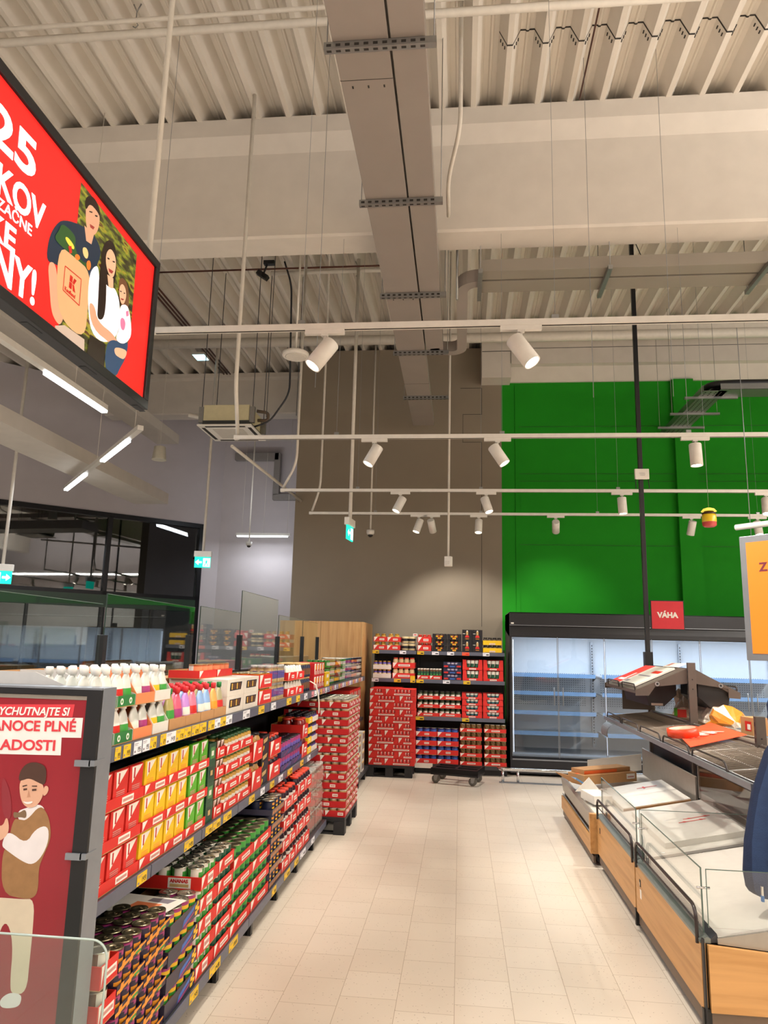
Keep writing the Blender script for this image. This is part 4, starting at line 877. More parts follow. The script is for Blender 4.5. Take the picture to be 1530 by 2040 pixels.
mush = jar_mesh('mushroom_jar', .0315, .0965, C_GOLD, CM('green_jar_lid', '2f5a34', rough=.3), lambda f: C_WHITE if f < 1 else C_DGREEN)
stack('mid', 4.075, 4.60, zm, 2, 4, .0995, K(.26, .27, .050, lw=.42, lx=.12, tw=.18), 'red tray', 'gold mushroom jars', item=mush, n=4, rows=2, iname='mushroom_jar', ilabel='mushroom jar', icat='jar')
goldj = jar_mesh('onion_jar', .05, .15, CM('pickled_gold', 'b58a4a', rough=.2), C_BLACK, None)
stack('mid', 4.62, 4.845, zm, 1, 2, .178, K(.222, .27, .125, lw=.30, lx=.18, tw=.3, lz=(.35, .6)), 'tall red tray', 'big gold jars', item=goldj, n=2, ipitch=.105, iname='onion_jar', ilabel='gold jar', icat='jar', zin=.02)
def plum(m, w, d, h, y):
    m.poly([(-w*.35, y, h*.75), (w*.3, y, h*.85), (w*.2, y, h*.6), (-w*.3, y, h*.5)], C_TAN); m.box(-w*.2, w*.3, y, y+.0005, h*.1, h*.4, C_PURP); m.poly([(-w*.4, y, 0.004), (-w*.1, y, h*.3), (-w*.3, y, h*.4)], C_YEL)
for t in range(3): put('mid', 'dark_box', box_mesh('dark_box', .175, .26, .104, C_BLACK, plum), 4.945, .008, zm+.1045*t, f"{tiername(t,3)} black box with tan pattern beside the big gold jars", 'box', 'black patterned boxes on the middle shelf')
redj = jar_mesh('jam_jar', .04, .125, C_PLUM, lidr, lambda f: C_BLACK)
stack('mid', 5.045, 5.36, zm, 1, 2, .150, K(.30, .27, .105, lw=.34, lx=.14, tw=.3), 'tall red tray', 'dark jam jars', item=redj, n=3, rows=2, iname='jam_jar', ilabel='jam jar', icat='jar', zin=.015)
plumcan = can_mesh('plum_can', .041, .097, lambda i, f: C_PINK if i in (5, 6) and abs(f) < 4 else (C_LILAC if abs(f) < 6 and i > 2 else C_PURP), C_BLACK)
trL = tray_mesh('tray', .345, .27, .040, .040, CM('plum_tray', '3f3a66'), lambda m, w, d, h, y: (m.poly([(-w*.3, y, h*.2), (w*.1, y, h*.8), (w*.2, y, h*.8), (-w*.2, y, h*.2)], C_PINK), m.poly([(w*.1, y, h*.2), (w*.4, y, h*.7), (w*.42, y, h*.9), (w*.1, y, h*.4)], C_BLUE)), inside=C_NAVY)
stack('mid', 5.37, 6.08, zm, 2, 2, .1015, trL, 'lilac tray', 'lilac plum cans', item=plumcan, n=4, ipitch=.0842, rows=3, iname='plum_can', ilabel='plum can')

bigj = jar_mesh('pepper_jar', .047, .14, CM('red_pepper', '7a1c18', rough=.15), lidr, None)
stack('mid', 6.09, 6.30, zm, 1, 2, .152, K(.205, .27, .11, lw=.4, lx=.1, tw=.3), 'tall red tray', 'red pepper jars', item=bigj, n=2, rows=2, iname='pepper_jar', ilabel='red pepper jar', icat='jar', zin=.02)
olj = jar_mesh('olive_jar', .034, .078, C_PURP, C_BLACK, lambda f: C_LILAC)
stack('mid', 6.31, 6.47, zm, 1, 4, .083, K(.156, .27, .052, col=YELLOW, tri=False, lw=.3, lx=0), 'yellow tray', 'olive jars', item=olj, n=2, rows=3, iname='olive_jar', ilabel='olive jar', icat='jar')
stack('mid', 6.48, 6.73, zm, 1, 4, .083, tray_mesh('tray', .245, .27, .045, .045, WHITEP, None), 'white tray', 'lilac olive jars', item=olj, n=3, rows=3, iname='olive_jar', ilabel='lilac jar', icat='jar')
pk1 = wrap_pack('can_pack', 4, 3, .040, .084, C_LILAC, C_BLACK, C_PINK); pk2 = wrap_pack('can_pack', 4, 3, .04, .084, C_PURP, C_BLACK, C_BLUE)
packs('mid', 7.66, 8.66, zm, 3, 4, .09, [pk1, pk2], 'can_pack', 'wrapped pack of purple cans', 'middle shelf, behind pallet')
rw = box_mesh('red_carton', .30, .28, .13, RED, lambda m, w, d, h, y: [m.box(-w*.4+w*.21*k, -w*.28+w*.21*k, y, y+.0005, h*.2, h*.75, (C_DGREEN, C_WHITE)[k % 2]) for k in range(4)])
for c in range(3):
    for t in range(3): put('mid', 'red_carton', rw, 8.86+c*.32, .01, zm+.132*t, f"{tiername(t,3)} red windowed carton, {ORD[c]} column at the far end of the middle shelf", 'carton', 'red cartons on the middle shelf')

# ======================== left shelving, top board (z 1.262)
zt = 1.2625
pw1 = pouch_mesh('pouch', .078, .118, PWHT, PCLR, C_GREEN); pw2 = pouch_mesh('pouch', .078, .118, C_NAVY, PCLR, C_WHITE); pw3 = pouch_mesh('pouch', .078, .118, CM('pouch_berry', 'b0243c'), PCLR, C_PINK); pw4 = pouch_mesh('pouch', .078, .118, CM('pouch_grey', '5c5a58'), PCLR, C_YEL)
pw5 = pouch_mesh('pouch', .078, .118, CM('pouch_lime', 'a9c45a'), PWHT, C_RED)
wcap = cap_mesh(.118, CAPW)
GT = CM('green_card', '2f7a3c'); 
def deco_apple(m, w, d, h, y):
    for x in (-w*.25, w*.22): m.lathe([(h*.28, -.0003), (h*.28, .0003)], LABW, c=(x, y, h*.5), axis=(0, -1, 0), seg=12); m.lathe([(h*.13, -.0003), (h*.13, .0003)], C_GREEN, c=(x, y-.0004, h*.5), axis=(0, -1, 0), seg=10)
tg = tray_mesh('tray', .159, .40, .044, .133, GT, deco_apple, inside=CARD, sd=.24, sidecol=CM('grey_card', 'c9c6c2', rough=.7)); to = tray_mesh('tray', .178, .40, .044, .132, CM('orange_card', 'ee8a56'), None); tw = tray_mesh('tray', .166, .40, .046, .132, WHITEP, None)
stack('top', 2.53, 2.855, zt, 2, 2, .136, tg, 'green tray', 'baby food pouches', item=lambda c, i, r: (pw1, pw5, pw1)[(c+i+r) % 3], n=2, ipitch=.072, rows=5, rows_low=1, iname='food_pouch', ilabel='white-capped pouch', icat='pouch', itop=(('cap', wcap),))
stack('top', 2.858, 3.038, zt, 1, 2, .136, to, 'orange tray', 'berry pouches', item=lambda c, i, r: (pw2, pw3)[(i+r) % 2], n=2, ipitch=.082, rows=5, iname='food_pouch', ilabel='white-capped pouch', icat='pouch', itop=(('cap', wcap),))
stack('top', 3.042, 3.21, zt, 1, 2, .136, tw, 'white tray', 'grey pouches', item=lambda c, i, r: (pw4, pw1)[(i+r) % 2], n=2, ipitch=.078, rows=5, iname='food_pouch', ilabel='white-capped pouch', icat='pouch', itop=(('cap', wcap),))
rcap = cap_mesh(.145, CM('red_cap', 'd42a30', rough=.3)); gcap = cap_mesh(.145, CM('green_cap', '1e7a3c', rough=.3))
cols = [('pouch_rose', 'e0607a', C_PINK), ('pouch_olive', 'b0a266', C_GREEN), ('pouch_lilac', 'c08ad0', C_WHITE), ('pouch_pink', 'ea7a92', C_RED), ('pouch_blue', '8fb0dc', C_WHITE), ('pouch_orange', 'e8a45a', C_ORNG), ('pouch_apple', 'a8a078', C_RED), ('pouch_peach', 'ecc4a8', C_GREEN)]
pf = [pouch_mesh('pouch', .09, .145, CM(a, b, rough=.3), CM(a+'_top', b, rough=.25), c) for a, b, c in cols]
order = [[1, 0], [2, 3], [4, 4], [5, 6]]
stack('top', 3.222, 4.02, zt, 4, 1, .15, tray_mesh('tray', .196, .36, .046, .05, CARD, None), 'brown cardboard tray', 'fruit puree pouches', item=lambda c, i, r: pf[order[c][i] if r == 0 else (c*2+i+r) % 8], n=2, ipitch=.092, rows=4, iname='food_pouch', ilabel='coloured pouch', icat='pouch', itop=lambda c, i: (('cap', gcap if (c, i) in ((0, 0), (3, 1)) else rcap),))
def deco_win(m, w, d, h, y):
    m.poly([(-w*.36, y, h*.32), (w*.30, y, h*.32), (w*.36, y, h*.80), (-w*.34, y, h*.80)], C_BLACK)
    for k in range(4): m.box(-w*.28+k*w*.15, -w*.19+k*w*.15, y-.0005, y, h*.38, h*.74, (C_GOLD, C_BROWN)[k % 2])
wb = box_mesh('white_carton', .316, .34, .093, CM('white_carton_card', 'ded5c8', rough=.7), deco_win)
for c in range(2):
    for t in range(2): put('top', 'white_carton', wb, 4.19+c*.32, .004, zt+.0935*t, f"{tiername(t,2)} {('nearer','farther')[c]} white carton with cut-out windows behind the pouches", 'carton', 'white cartons with windows')
soup = can_mesh('soup_can', .038, .075, lambda i, f: C_SALMON if abs(f) < 7 else C_WHITE, CM('copper_lid', 'b08a60', metal=.7, rough=.3))
stack('top', 4.0, 4.6, zt+.187, 2, 1, .1, K(.295, .18, .045, lw=.0, lx=0, tw=.2), 'shallow red tray', 'orange cans on the white cartons', item=soup, n=3, ipitch=.088, rows=1, v0=.16, iname='soup_can', ilabel='orange can')
for t in range(1): put('top', 'spare_carton', box_mesh('spare_carton', .62, .14, .186, CARD, None), 4.31, .355, zt, 'brown cardboard box tucked behind the white cartons on top shelf', 'carton', None)
soup2 = can_mesh('soup_can', .034, .088, lambda i, f: C_ORNG if i > 3 else C_WHITE, LIDB)
stack('top', 4.68, 5.0, zt, 1, 2, .102, K(.315, .34, .088, lw=.5, lx=.12, tw=.26), 'tall red tray', 'orange soup cans', item=soup2, n=4, rows=3, iname='soup_can', ilabel='soup can', zin=.01)
jp = wrap_pack('jar_pack', 4, 3, .0255, .118, C_CREAM, CM('white_jar_lid', 'd9d6d0', rough=.3), C_LILAC, True, CARD)
packs('top', 5.02, 5.45, zt, 2, 2, .123, [jp], 'jar_pack', 'wrapped pack of cream jars', 'beside tall soup trays')
fr1 = pouch_mesh('fruit_pouch', .085, .105, C_ORNG, C_WHITE, C_SALMON); fr2 = pouch_mesh('fruit_pouch', .085, .105, CM('lime_green_print', '58b01e'), C_WHITE, C_YEL)
stack('top', 5.47, 6.05, zt, 2, 2, .118, K(.285, .34, .062, lw=.28, lx=.05, tw=.22), 'red tray', 'orange-green fruit bags', item=lambda c, i, r: fr1 if (c, i) < (1, 1) else fr2, n=3, rows=2, iname='fruit_bag', ilabel='fruit bag', icat='fruit bag')
dj = jar_mesh('dark_jar', .0365, .118, C_NAVY, C_TAN, lambda f: (C_BROWN, C_LILAC)[f > 0])
def darkblock():
    for t in range(2):
        for r_ in range(3 if t else 1):
            for i in range(5): put('top', 'dark_jar', dj, 6.10+i*.082, .03+.037+.076*r_, zt+.1185*t, f"{ORD[i]} dark jar from poster, row {['one','two','three'][r_]}, {tiername(t,2)} tier beyond the fruit bags", 'jar', 'dark jars on the top shelf')
darkblock()
rb = box_mesh('red_box', .12, .22, .115, REDD, lambda m, w, d, h, y: (m.poly([(-w*.45, y, h*.95), (w*.2, y, h*.95), (-w*.4, y, h*.1)], LABW), m.box(-w*.3, w*.4, y-.0005, y, h*.12, h*.4, PINKL), m.box(-w*.1, w*.35, y-.0005, y, h*.5, h*.85, C_ORNG)))
for i in range(4):
    for t in range(2): put('top', 'red_box', rb, 6.57+i*.123, .01, zt+.1155*t, f"{ORD[i]} red box from poster, {tiername(t,2)} row, between dark jars and the small yellow boxes", 'box', 'red boxes on the top shelf')
yb = box_mesh('yellow_box', .24, .2, .066, YELLOW, lambda m, w, d, h, y: m.box(-w*.2, w*.25, y, y+.0005, h*.25, h*.7, LABW))
for t in range(2): put('top', 'yellow_box', yb, 7.17, .008, zt+.067*t, f"{tiername(t,2)} small yellow box on the top shelf beside the red boxes", 'box', 'small yellow boxes')
gp = wrap_pack('can_pack', 6, 4, .029, .078, C_GREEN, LIDB, C_WHITE); gp2 = wrap_pack('can_pack', 6, 4, .029, .078, C_DGREEN, LIDB, C_YEL)
packs('top', 7.31, 8.38, zt, 3, 3, .083, [gp, gp2], 'can_pack', 'wrapped pack of green cans', 'top shelf, above pallet')
mp1 = wrap_pack('can_pack', 6, 4, .036, .08, C_TEAL, C_WHITE, C_PINK); mp2 = wrap_pack('can_pack', 6, 4, .036, .08, C_NAVY, C_WHITE, C_SALMON); mp3 = wrap_pack('can_pack', 6, 4, .036, .08, C_PURP, C_WHITE, C_WHITE)
packs('top', 8.42, 9.78, zt, 3, 3, .085, [mp1, mp2, mp3], 'can_pack', 'wrapped pack of multicoloured cans', 'top shelf, by cabinet')

# ======================== pallet of bean trays at the shelf end
bc = can_mesh('legume_can', .0365, .0735, lambda i, f: C_TAN if abs(f) < 6 and i < 6 else (C_WHITE if abs(f) < 4 else C_PALE), LIDM, seg=16)
bt = MB()
TW, TD, LIP = .605, .385, .053
def btray(shift):
    m = MB(); m.box(-TW/2, TW/2, 0, TD, 0, .003, REDD); m.box(-TW/2, TW/2, 0, .003, .003, LIP, REDD); m.box(-TW/2, TW/2, TD-.003, TD, .003, LIP, REDD)
    m.box(-TW/2, -TW/2+.003, .003, TD-.003, .003, LIP, REDD); m.box(TW/2-.003, TW/2, .003, TD-.003, .003, LIP, REDD)
    for x in ((-.1+shift), (.2+shift)):
        m.box(x-.025, x+.025, -.0006, 0, .014, .038, LABW); m.box(x-.019, x+.019, -.0010, -.0006, .021, .031, PINKL)
        if shift > -.05: m.poly([(x-.14, -.0006, LIP), (x-.10, -.0006, LIP), (x-.135, -.0006, .006)], LABW)
    e = TW/2+.0006
    for y in (.06, .24):
        m.poly([(e, y, LIP), (e, y+.05, LIP), (e, y+.01, .006)], LABW); m.box(TW/2, e+.0004, y+.08, y+.14, .014, .038, LABW)
    return m.mesh('tray')
BTR = [btray(s) for s in (.06, -.02, .0, -.07)]
for t in range(13):
    z = .1475 + t*.0785; T = tiername(t, 13); ju = random.uniform(-.006, .006); jv = random.uniform(0, .008)
    for b in range(2):
        uc = -1.318+ju; v0 = .003 + b*(TD+.006) + jv
        put('pal', 'red_tray', BTR[(t*3+b) % 4], uc, v0, z, f"{T} {('front', 'rear')[b]} red tray on the pallet at the shelf end", 'tray', 'red bean trays on the pallet')
        if t == 12:
            cells = [(i, j) for i in range(8) for j in range(5)]
        else: cells = ([(i, 0) for i in range(3, 8)] if b == 0 else []) + [(7, j) for j in range(1 if b == 0 else 0, 5)]
        for i, j in cells:
            put('pal', 'legume_can', bc, uc + (i-3.5)*.0743, v0 + .0066 + .0375 + j*.0743, z+.0037, f"{ORD[i]} across, {ORD[j]} deep can, {T} {('front', 'rear')[b]} tray, shelf-end pallet", 'can', 'bean cans on the shelf-end pallet', rz=PI/2 if (i == 7 and j > 0) else 0)

# ======================== back wall shelving
z1, z2, z3, z4 = 1.6125, 1.2285, .7345, .1275
goldjar = jar_mesh('gold_jar', .034, .108, C_GOLD, CM('gold_lid', 'c9a24a', metal=.6, rough=.3), lambda f: C_CREAM, seg=16)
stack('back', -1.215, -.835, z1, 2, 2, .1135, K(.188, .3, .068, lw=.36, lx=.12, tw=.28), 'red tray', 'gold jars on the back shelf', item=goldjar, n=2, ipitch=.085, iname='gold_jar', ilabel='gold jar', icat='jar')
clr = wrap_pack('cup_pack', 2, 3, .048, .09, C_CREAM, C_PALE, C_BLACK)
packs('back', -.825, -.622, z1, 1, 2, .1, [clr], 'cup_pack', 'clear wrapped pack of cream cups', 'top back shelf beside the gold jars')
tom = jar_mesh('sauce_jar', .03, .106, CM('tomato_red', 'a82a1c', rough=.2), lidr, lambda f: C_CREAM, seg=16)
stack('back', -.595, -.40, z1, 1, 2, .113, K(.192, .3, .078, lw=.36, lx=.1, tw=.28), 'red tray', 'red sauce jars', item=tom, n=3, iname='sauce_jar', ilabel='sauce jar', icat='jar')
gj = jar_mesh('dark_jar', .03, .076, C_BROWN, C_BLACK, lambda f: C_RED if f > 0 else C_YEL, seg=14)
bt1 = tray_mesh('tray', .197, .3, .045, .079, C_BLACK, lambda m, w, d, h, y: (m.box(-w*.12, w*.12, y, y+.0005, h*.2, h*.8, C_YEL), m.box(-w*.08, w*.08, y-.0005, y, h*.3, h*.5, C_RED)), inside=C_BLACK, cut=(.05, .034))
stack('back', -.388, -.19, z1, 1, 3, .081, bt1, 'black tray', 'first black trays', item=gj, n=2, ipitch=.062, iname='sauce_jar', ilabel='small dark jar', icat='jar')
stack('back', -.182, .016, z1, 1, 3, .081, bt1, 'black tray', 'black trays, second column', item=gj, n=2, ipitch=.062, iname='sauce_jar', ilabel='small dark jar', icat='jar')
bbx = box_mesh('black_box', .138, .25, .152, C_BLACK, lambda m, w, d, h, y: (m.box(-w*.10, w*.10, y, y+.0005, h*.52, h*.86, C_TAN), m.box(-w*.06, w*.06, y-.0005, y, h*.84, h*.93, C_WHITE), m.poly([(-w*.22, y-.0005, h*.30), (w*.22, y-.0005, h*.30), (w*.14, y-.0005, h*.50), (-w*.14, y-.0005, h*.50)], C_RED), m.box(-w*.18, w*.18, y-.0005, y, h*.16, h*.20, C_ORNG), m.box(-w*.44, -w*.2, y-.0005, y, h*.62, h*.66, C_WHITE)))
for c in range(2):
    for t in range(2): put('back', 'black_box', bbx, .095+c*.141, .01, z1+.153*t, f"{tiername(t,2)} black box with red motif, {('first', 'second')[c]} from the cabinet, top back shelf", 'box', 'black boxes on the top back shelf')
ybt = K(.256, .3, .062, col=YELLOW, tri=False, lw=.3, lx=0, lz=(.1, .4))
stack('back', .312, .57, z1, 1, 2, .102, ybt, 'yellow tray', 'dark jars near the fridge', item=jar_mesh('dark_jar', .03, .098, CM('pickle_dark', '4a4030', rough=.2), C_BLACK, lambda f: C_TAN, seg=16), n=4, iname='pickle_jar', ilabel='dark jar', icat='jar')
stack('back', -1.21, -.955, z2, 1, 2, .118, tray_mesh('tray', .25, .3, .062, .062, WHITEP, None), 'white tray', 'purple-gold jars', item=jar_mesh('jar', .029, .112, C_LILAC, CM('gold_lid', 'c9a24a', metal=.6, rough=.3), lambda f: C_CREAM, seg=16), n=4, iname='preserve_jar', ilabel='purple-gold jar', icat='jar')
stack('back', -.94, -.625, z2, 1, 2, .143, K(.312, .3, .075, lw=.52, lx=.02, tw=.18), 'red tray', 'cream jars', item=jar_mesh('jar', .036, .138, C_CREAM, lidr, None, seg=16), n=4, iname='pasta_jar', ilabel='cream jar', icat='jar')
gcart = box_mesh('green_carton', .035, .06, .145, C_DGREEN, lambda m, w, d, h, y: (m.box(-w*.5, w*.5, y, y+.0005, h*.86, h, C_WHITE), m.poly([(-w*.5, y-.0003, h*.74), (w*.5, y-.0003, h*.70), (w*.5, y-.0003, h*.90), (-w*.3, y-.0003, h*.88)], C_BROWN), m.box(-w*.35, w*.35, y-.0003, y, h*.40, h*.5, C_GREEN)))
stack('back', -.592, -.25, z2, 2, 1, .2, K(.17, .3, .052, lw=.5, lx=.1, tw=.25), 'low red tray', 'green cartons', item=gcart, n=4, ipitch=.041, vin=-.05, iname='green_carton', ilabel='green carton', icat='carton', zin=.0037)
def deco_tom(m, w, d, h, y):
    for s in (-1, 1):
        for q in range(3): m.lathe([(h*.3, -.0003), (h*.3, .0003)], C_RED, c=(s*w*(.28+.07*q), y-.0003*(q+1), h*.45), axis=(0, -1, 0), seg=10)
    m.box(-w*.14, w*.14, y-.0006, y, h*.2, h*.6, C_BLUE)
stack('back', -.232, .022, z2, 1, 3, .083, tray_mesh('tray', .25, .3, .05, .075, C_NAVY, deco_tom, inside=C_NAVY, cut=(.06, .042)), 'navy tomato tray', 'navy tomato cans', item=can_mesh('tomato_can', .027, .075, lambda i, f: C_WHITE if i == 5 and abs(f) < 4 else C_LILAC if i > 3 else C_NAVY, LIDM, seg=16), n=3, ipitch=.056, iname='tomato_can', ilabel='navy can')
grc = can_mesh('green_tall_can', .0275, .13, lambda i, f: C_WHITE if i > 4 or (i > 2 and f > 1) else C_DGREEN, LIDM, seg=16); grs = can_mesh('green_can', .0275, .078, lambda i, f: C_WHITE if i > 4 and f < 3 else (C_TEAL if i > 2 else C_DGREEN), LIDM, seg=16)
arch = tray_mesh('tray', .272, .3, .04, .138, RED, deco_label(tri=False, lw=.34, lx=0, lz=(.15, .7)), inside=RED, cut=(.062, .034)); archs = tray_mesh('tray', .272, .3, .03, .078, RED, deco_label(tri=False, lw=.34, lx=0, lz=(.15, .75)), inside=RED, cut=(.062, .028))
stack('back', .034, .308, z2, 1, 2, .143, arch, 'red cut-out tray', 'cans by tomato tins', item=grc, n=3, ipitch=.057, iname='green_can', ilabel='tall green can')
stack('back', .314, .59, z2, 1, 2, .143, arch, 'red cut-out tray', 'cans by fridge', item=grc, n=3, ipitch=.057, iname='green_can', ilabel='tall green can')
gk = jar_mesh('gherkin_jar', .034, .108, CM('gherkin', '3d4a2c', rough=.2), CM('dark_lid', '3a3a34', rough=.3), lambda f: C_WHITE if f < 2 else C_DGREEN, seg=16)
stack('back', -.585, .018, z3, 2, 3, .1135, K(.297, .3, .048, lw=.4, lx=.0, tw=.16), 'red tray', 'gherkin jars', item=gk, n=4, iname='gherkin_jar', ilabel='gherkin jar', icat='jar')
stack('back', .028, .30, z3, 1, 4, .0825, archs, 'red cut-out tray', 'short cans by gherkins', item=grs, n=3, ipitch=.057, iname='green_can', ilabel='short green can')
stack('back', .312, .585, z3, 1, 4, .0825, archs, 'red cut-out tray', 'short cans by fridge', item=grs, n=3, ipitch=.057, iname='green_can', ilabel='short green can')
blc = can_mesh('fish_can', .046, .110, lambda i, f: C_BLUE if (i in (3, 4, 5) and abs(f) < 4) else (C_RED if i == 2 and abs(f) < 2 else (C_WHITE if i > 6 and f < 0 else CM('deep_blue', '1c2270'))), LIDM, seg=18)
stack('bfloor', -.595, -.015, z4, 2, 4, .117, K(.287, .3, .066, lw=.22, lx=.02, tw=.2), 'red tray', 'blue cans', item=blc, n=3, ipitch=.094, iname='blue_can', ilabel='blue can')
lec = can_mesh('stew_can', .0345, .102, lambda i, f: C_OLIVE if (i+f) % 4 == 0 else (C_BROWN if abs(f) < 6 else C_CREAM), LIDM, seg=18)
stack('bfloor', .0, .298, z4, 1, 5, .107, K(.294, .3, .050, lw=.38, lx=.02, tw=.18), 'red tray', 'brown stew cans beside blue cans', item=lec, n=4, ipitch=.0712, iname='stew_can', ilabel='stew can')
stack('bfloor', .325, .622, z4, 1, 5, .107, K(.294, .3, .050, lw=.38, lx=.02, tw=.18), 'red tray', 'brown stew cans beside the fridge', item=lec, n=4, ipitch=.0712, iname='stew_can', ilabel='stew can')
# pallet of printed red boxes
def deco_bottles(k):
    def f(m, w, d, h, y):
        m.poly([(-w/2+.004, y, h-.003), (-w/2+.05, y, h-.003), (-w/2+.008, y, h*.2)], LABW)
        m.box(-w*.26+.02, w*.34, y-.0004, y, h*.10, h*.32, LABW); m.box(-w*.22+.02, w*.30, y-.0008, y-.0004, h*.16, h*.26, PINKL)
        for i in range(k):
            x = -w*.24 + w*.12*i + .02 if k > 2 else -w*.05 + w*.16*i
            m.box(x, x+.011, y-.0004, y, h*.55, h*.90, LABW); m.box(x+.014, x+.030, y-.0004, y, h*.42, h*.90, CM('bottle_red', '8e1612')); m.box(x+.003, x+.010, y-.0008, y-.0004, h*.60, h*.75, C_RED)
    return f
BW = box_mesh('red_box', .388, .34, .0852, RED, deco_bottles(5)); BN = box_mesh('red_box', .205, .34, .0852, RED, deco_bottles(2)); BWr = box_mesh('red_box', .388, .34, .087, RED, deco_bottles(5))
for t in range(11):
    z = .1475+.0878*t; T = tiername(t, 11); j = random.uniform(-.006, .006); narrow_first = (t % 2 == 0)
    a = -1.185 + j
    seq = [(BN, .205), (BW, .388)] if narrow_first else [(BW, .388), (BN, .205)]
    for me, w in seq:
        put('bpal', 'red_box', me, a+w/2, random.uniform(0, .006), z, f"{T} {'wide' if me is BW else 'narrow'} red printed box on the back pallet", 'box', 'red printed boxes on the back pallet'); a += w+.003
    for b in range(1): put('bpal', 'red_box', BW, -1.185+j+.2, .36, z, f"{T} red printed box in the rear row of the back pallet", 'box', 'red printed boxes on the back pallet')
# loose things on the shelves
t = thing('newspaper_sheet', 'folded printed paper lying on top of the pineapple cans', 'paper', (-1.36, 3.24, zb+.0985*4+.006))
m = MB(); pts = [(-.16, -.08), (.13, -.13), (.17, .09), (-.12, .13)]
m.prism(pts, 'z', 0, .002, LABW); m.prism([(-.05, -.05), (.06, -.07), (.09, .02), (-.03, .04)], 'z', .002, .0025, C_SALMON); m.prism([(.01, .05), (.11, .03), (.13, .08), (.02, .09)], 'z', .002, .0025, INK)
obj('sheet', m, t)
m = MB(); 
pth = [(-1.262, 6.02, 1.352), (-1.235, 6.05, 1.36), (-1.20, 6.12, 1.33), (-1.185, 6.17, 1.25), (-1.18, 6.2, 1.17), (-1.18, 6.21, 1.09)]
for a, b in zip(pth, pth[1:]):
    w = .028; m.poly([(a[0]-.0, a[1]-w, a[2]), (a[0]+.0, a[1]+w, a[2]), (b[0], b[1]+w, b[2]), (b[0], b[1]-w, b[2])], CM('loose_rail_strip', 'd9cfbe')); m.poly([(a[0]-.002, a[1]-w, a[2]), (a[0]-.002, a[1]+w, a[2]), (b[0]-.002, b[1]+w, b[2]), (b[0]-.002, b[1]-w, b[2])], MATS['loose_rail_strip'])
tag(obj('loose_strip', m), 'loose white plastic strip curling down from the top price rail', 'strip')
m = MB(); m.box(-.03, .03, 0, .004, 0, .036, LABW).box(-.02, .02, -.0005, 0, .012, .024, REDD)
f, r, _ = FR['back']; tag(obj('shelf_sign', m, None, (-.63, 10.30, 1.813)), 'small white and red card standing on the clear packs, top back shelf', 'card')
# ================================================================ REFRIGERATED CABINET
FRW = mat('fridge_inner_white', 'c9d0d8', 0.4, var=0.02); FRB = mat('fridge_edge_blue', '7fa6d6', 0.3); FRS = mat('fridge_perforated_steel', 'aab2bd', 0.4, 0.5)
fg = thing('refrigerated_cabinet', 'long dark-framed glass-door fridge, lit and empty, under the green wall', 'fridge', (.68, 10.35, 0))
fo = lambda name, m, p=None, **k: obj(name, m, p or fg, **k)
L = 5.2; Z_TOP = 2.18
fo('back_panel', MB().box(0, L, .90, .94, .1, 2.0, FRW)); fo('side_panel', MB().box(0, .035, 0, .94, .03, 2.17, DARKB)); fo('side_panel', MB().box(L-.035, L, 0, .94, .03, 2.17, DARKB))
m = MB(); m.prism([(-.02, 1.845), (-.02, 1.90), (.0, 1.985), (-.03, 2.0), (-.03, 2.165), (.0, 2.18), (.94, 2.18), (.94, 1.95), (.12, 1.845)], 'x', .0, L, DARKB); fo('canopy', m, bevel=.004)
fo('canopy_line', MB().box(0, L, -.032, -.03, 1.995, 2.003, GREYM)); fo('label_plate', MB().box(.02, .06, -.034, -.031, 2.015, 2.035, LABW))
m = MB(); m.prism([(-.03, .03), (-.03, .205), (.01, .235), (.12, .235), (.12, .03)], 'x', 0, L, DARKB); fo('front_plinth', m, bevel=.003)
fo('plinth_trim', MB().box(.03, L-.03, -.034, -.028, .205, .222, GREYM)); m = MB()
for k in range(40): m.box(.12+k*.12, .21+k*.12, -.032, -.029, .05, .13, BLACK)
fo('air_grille', m)
fo('inner_floor', MB().box(.035, L-.035, .12, .9, .235, .26, FRS)); fo('inner_roof', MB().box(.035, L-.035, .1, .9, 1.84, 1.85, FRW))
Wd = (3.856-.709)/5; X0 = .709-.68
for k in range(8):
    x0 = X0 + .63*k; x1 = x0+.622
    d = fo('glass_door', MB().box(x0+.004, x1-.004, .0, .006, .25, 1.835, glass('fridge_glass', (0.93, 0.96, 0.98), 1.0, 1.45)))
    e = MB(); e.box(x0, x0+.006, -.004, .012, .245, 1.84, GREYM); e.box(x1-.006, x1, -.004, .012, .245, 1.84, GREYM); e.box(x0, x1, -.004, .012, .24, .25, BLACK); e.box(x0, x1, -.004, .012, 1.835, 1.845, BLACK); obj('door_frame', e, d)
    hx = x1-.055 if k % 2 == 0 else x0+.055
    hm = MB(); hm.tube([(hx, -.035, .93), (hx, -.035, 1.17)], .008, GREYM, 8); hm.tube([(hx, 0, .945), (hx, -.035, .945)], .009, GREYM, 6); hm.tube([(hx, 0, 1.155), (hx, -.035, 1.155)], .009, GREYM, 6); obj('handle', hm, d)
LED = emis('fridge_led', 'dfeaff', 2.5)
def perf(m, x0, x1, y, z0, z1):
    k = x0+.03
    while k < x1-.03:
        z = z0+.02
        while z < z1-.02: m.box(k-.006, k+.006, y-.001, y-.0004, z-.006, z+.006, mat('perforation', '6c7684', 0.6)); z += .032
        k += .032
m = MB()
for k in range(5): 
    if k < 3: perf(m, .10+1.26*k, 1.20+1.26*k, .90, .86, 1.35)
fo('rear_perforated_panel', m)
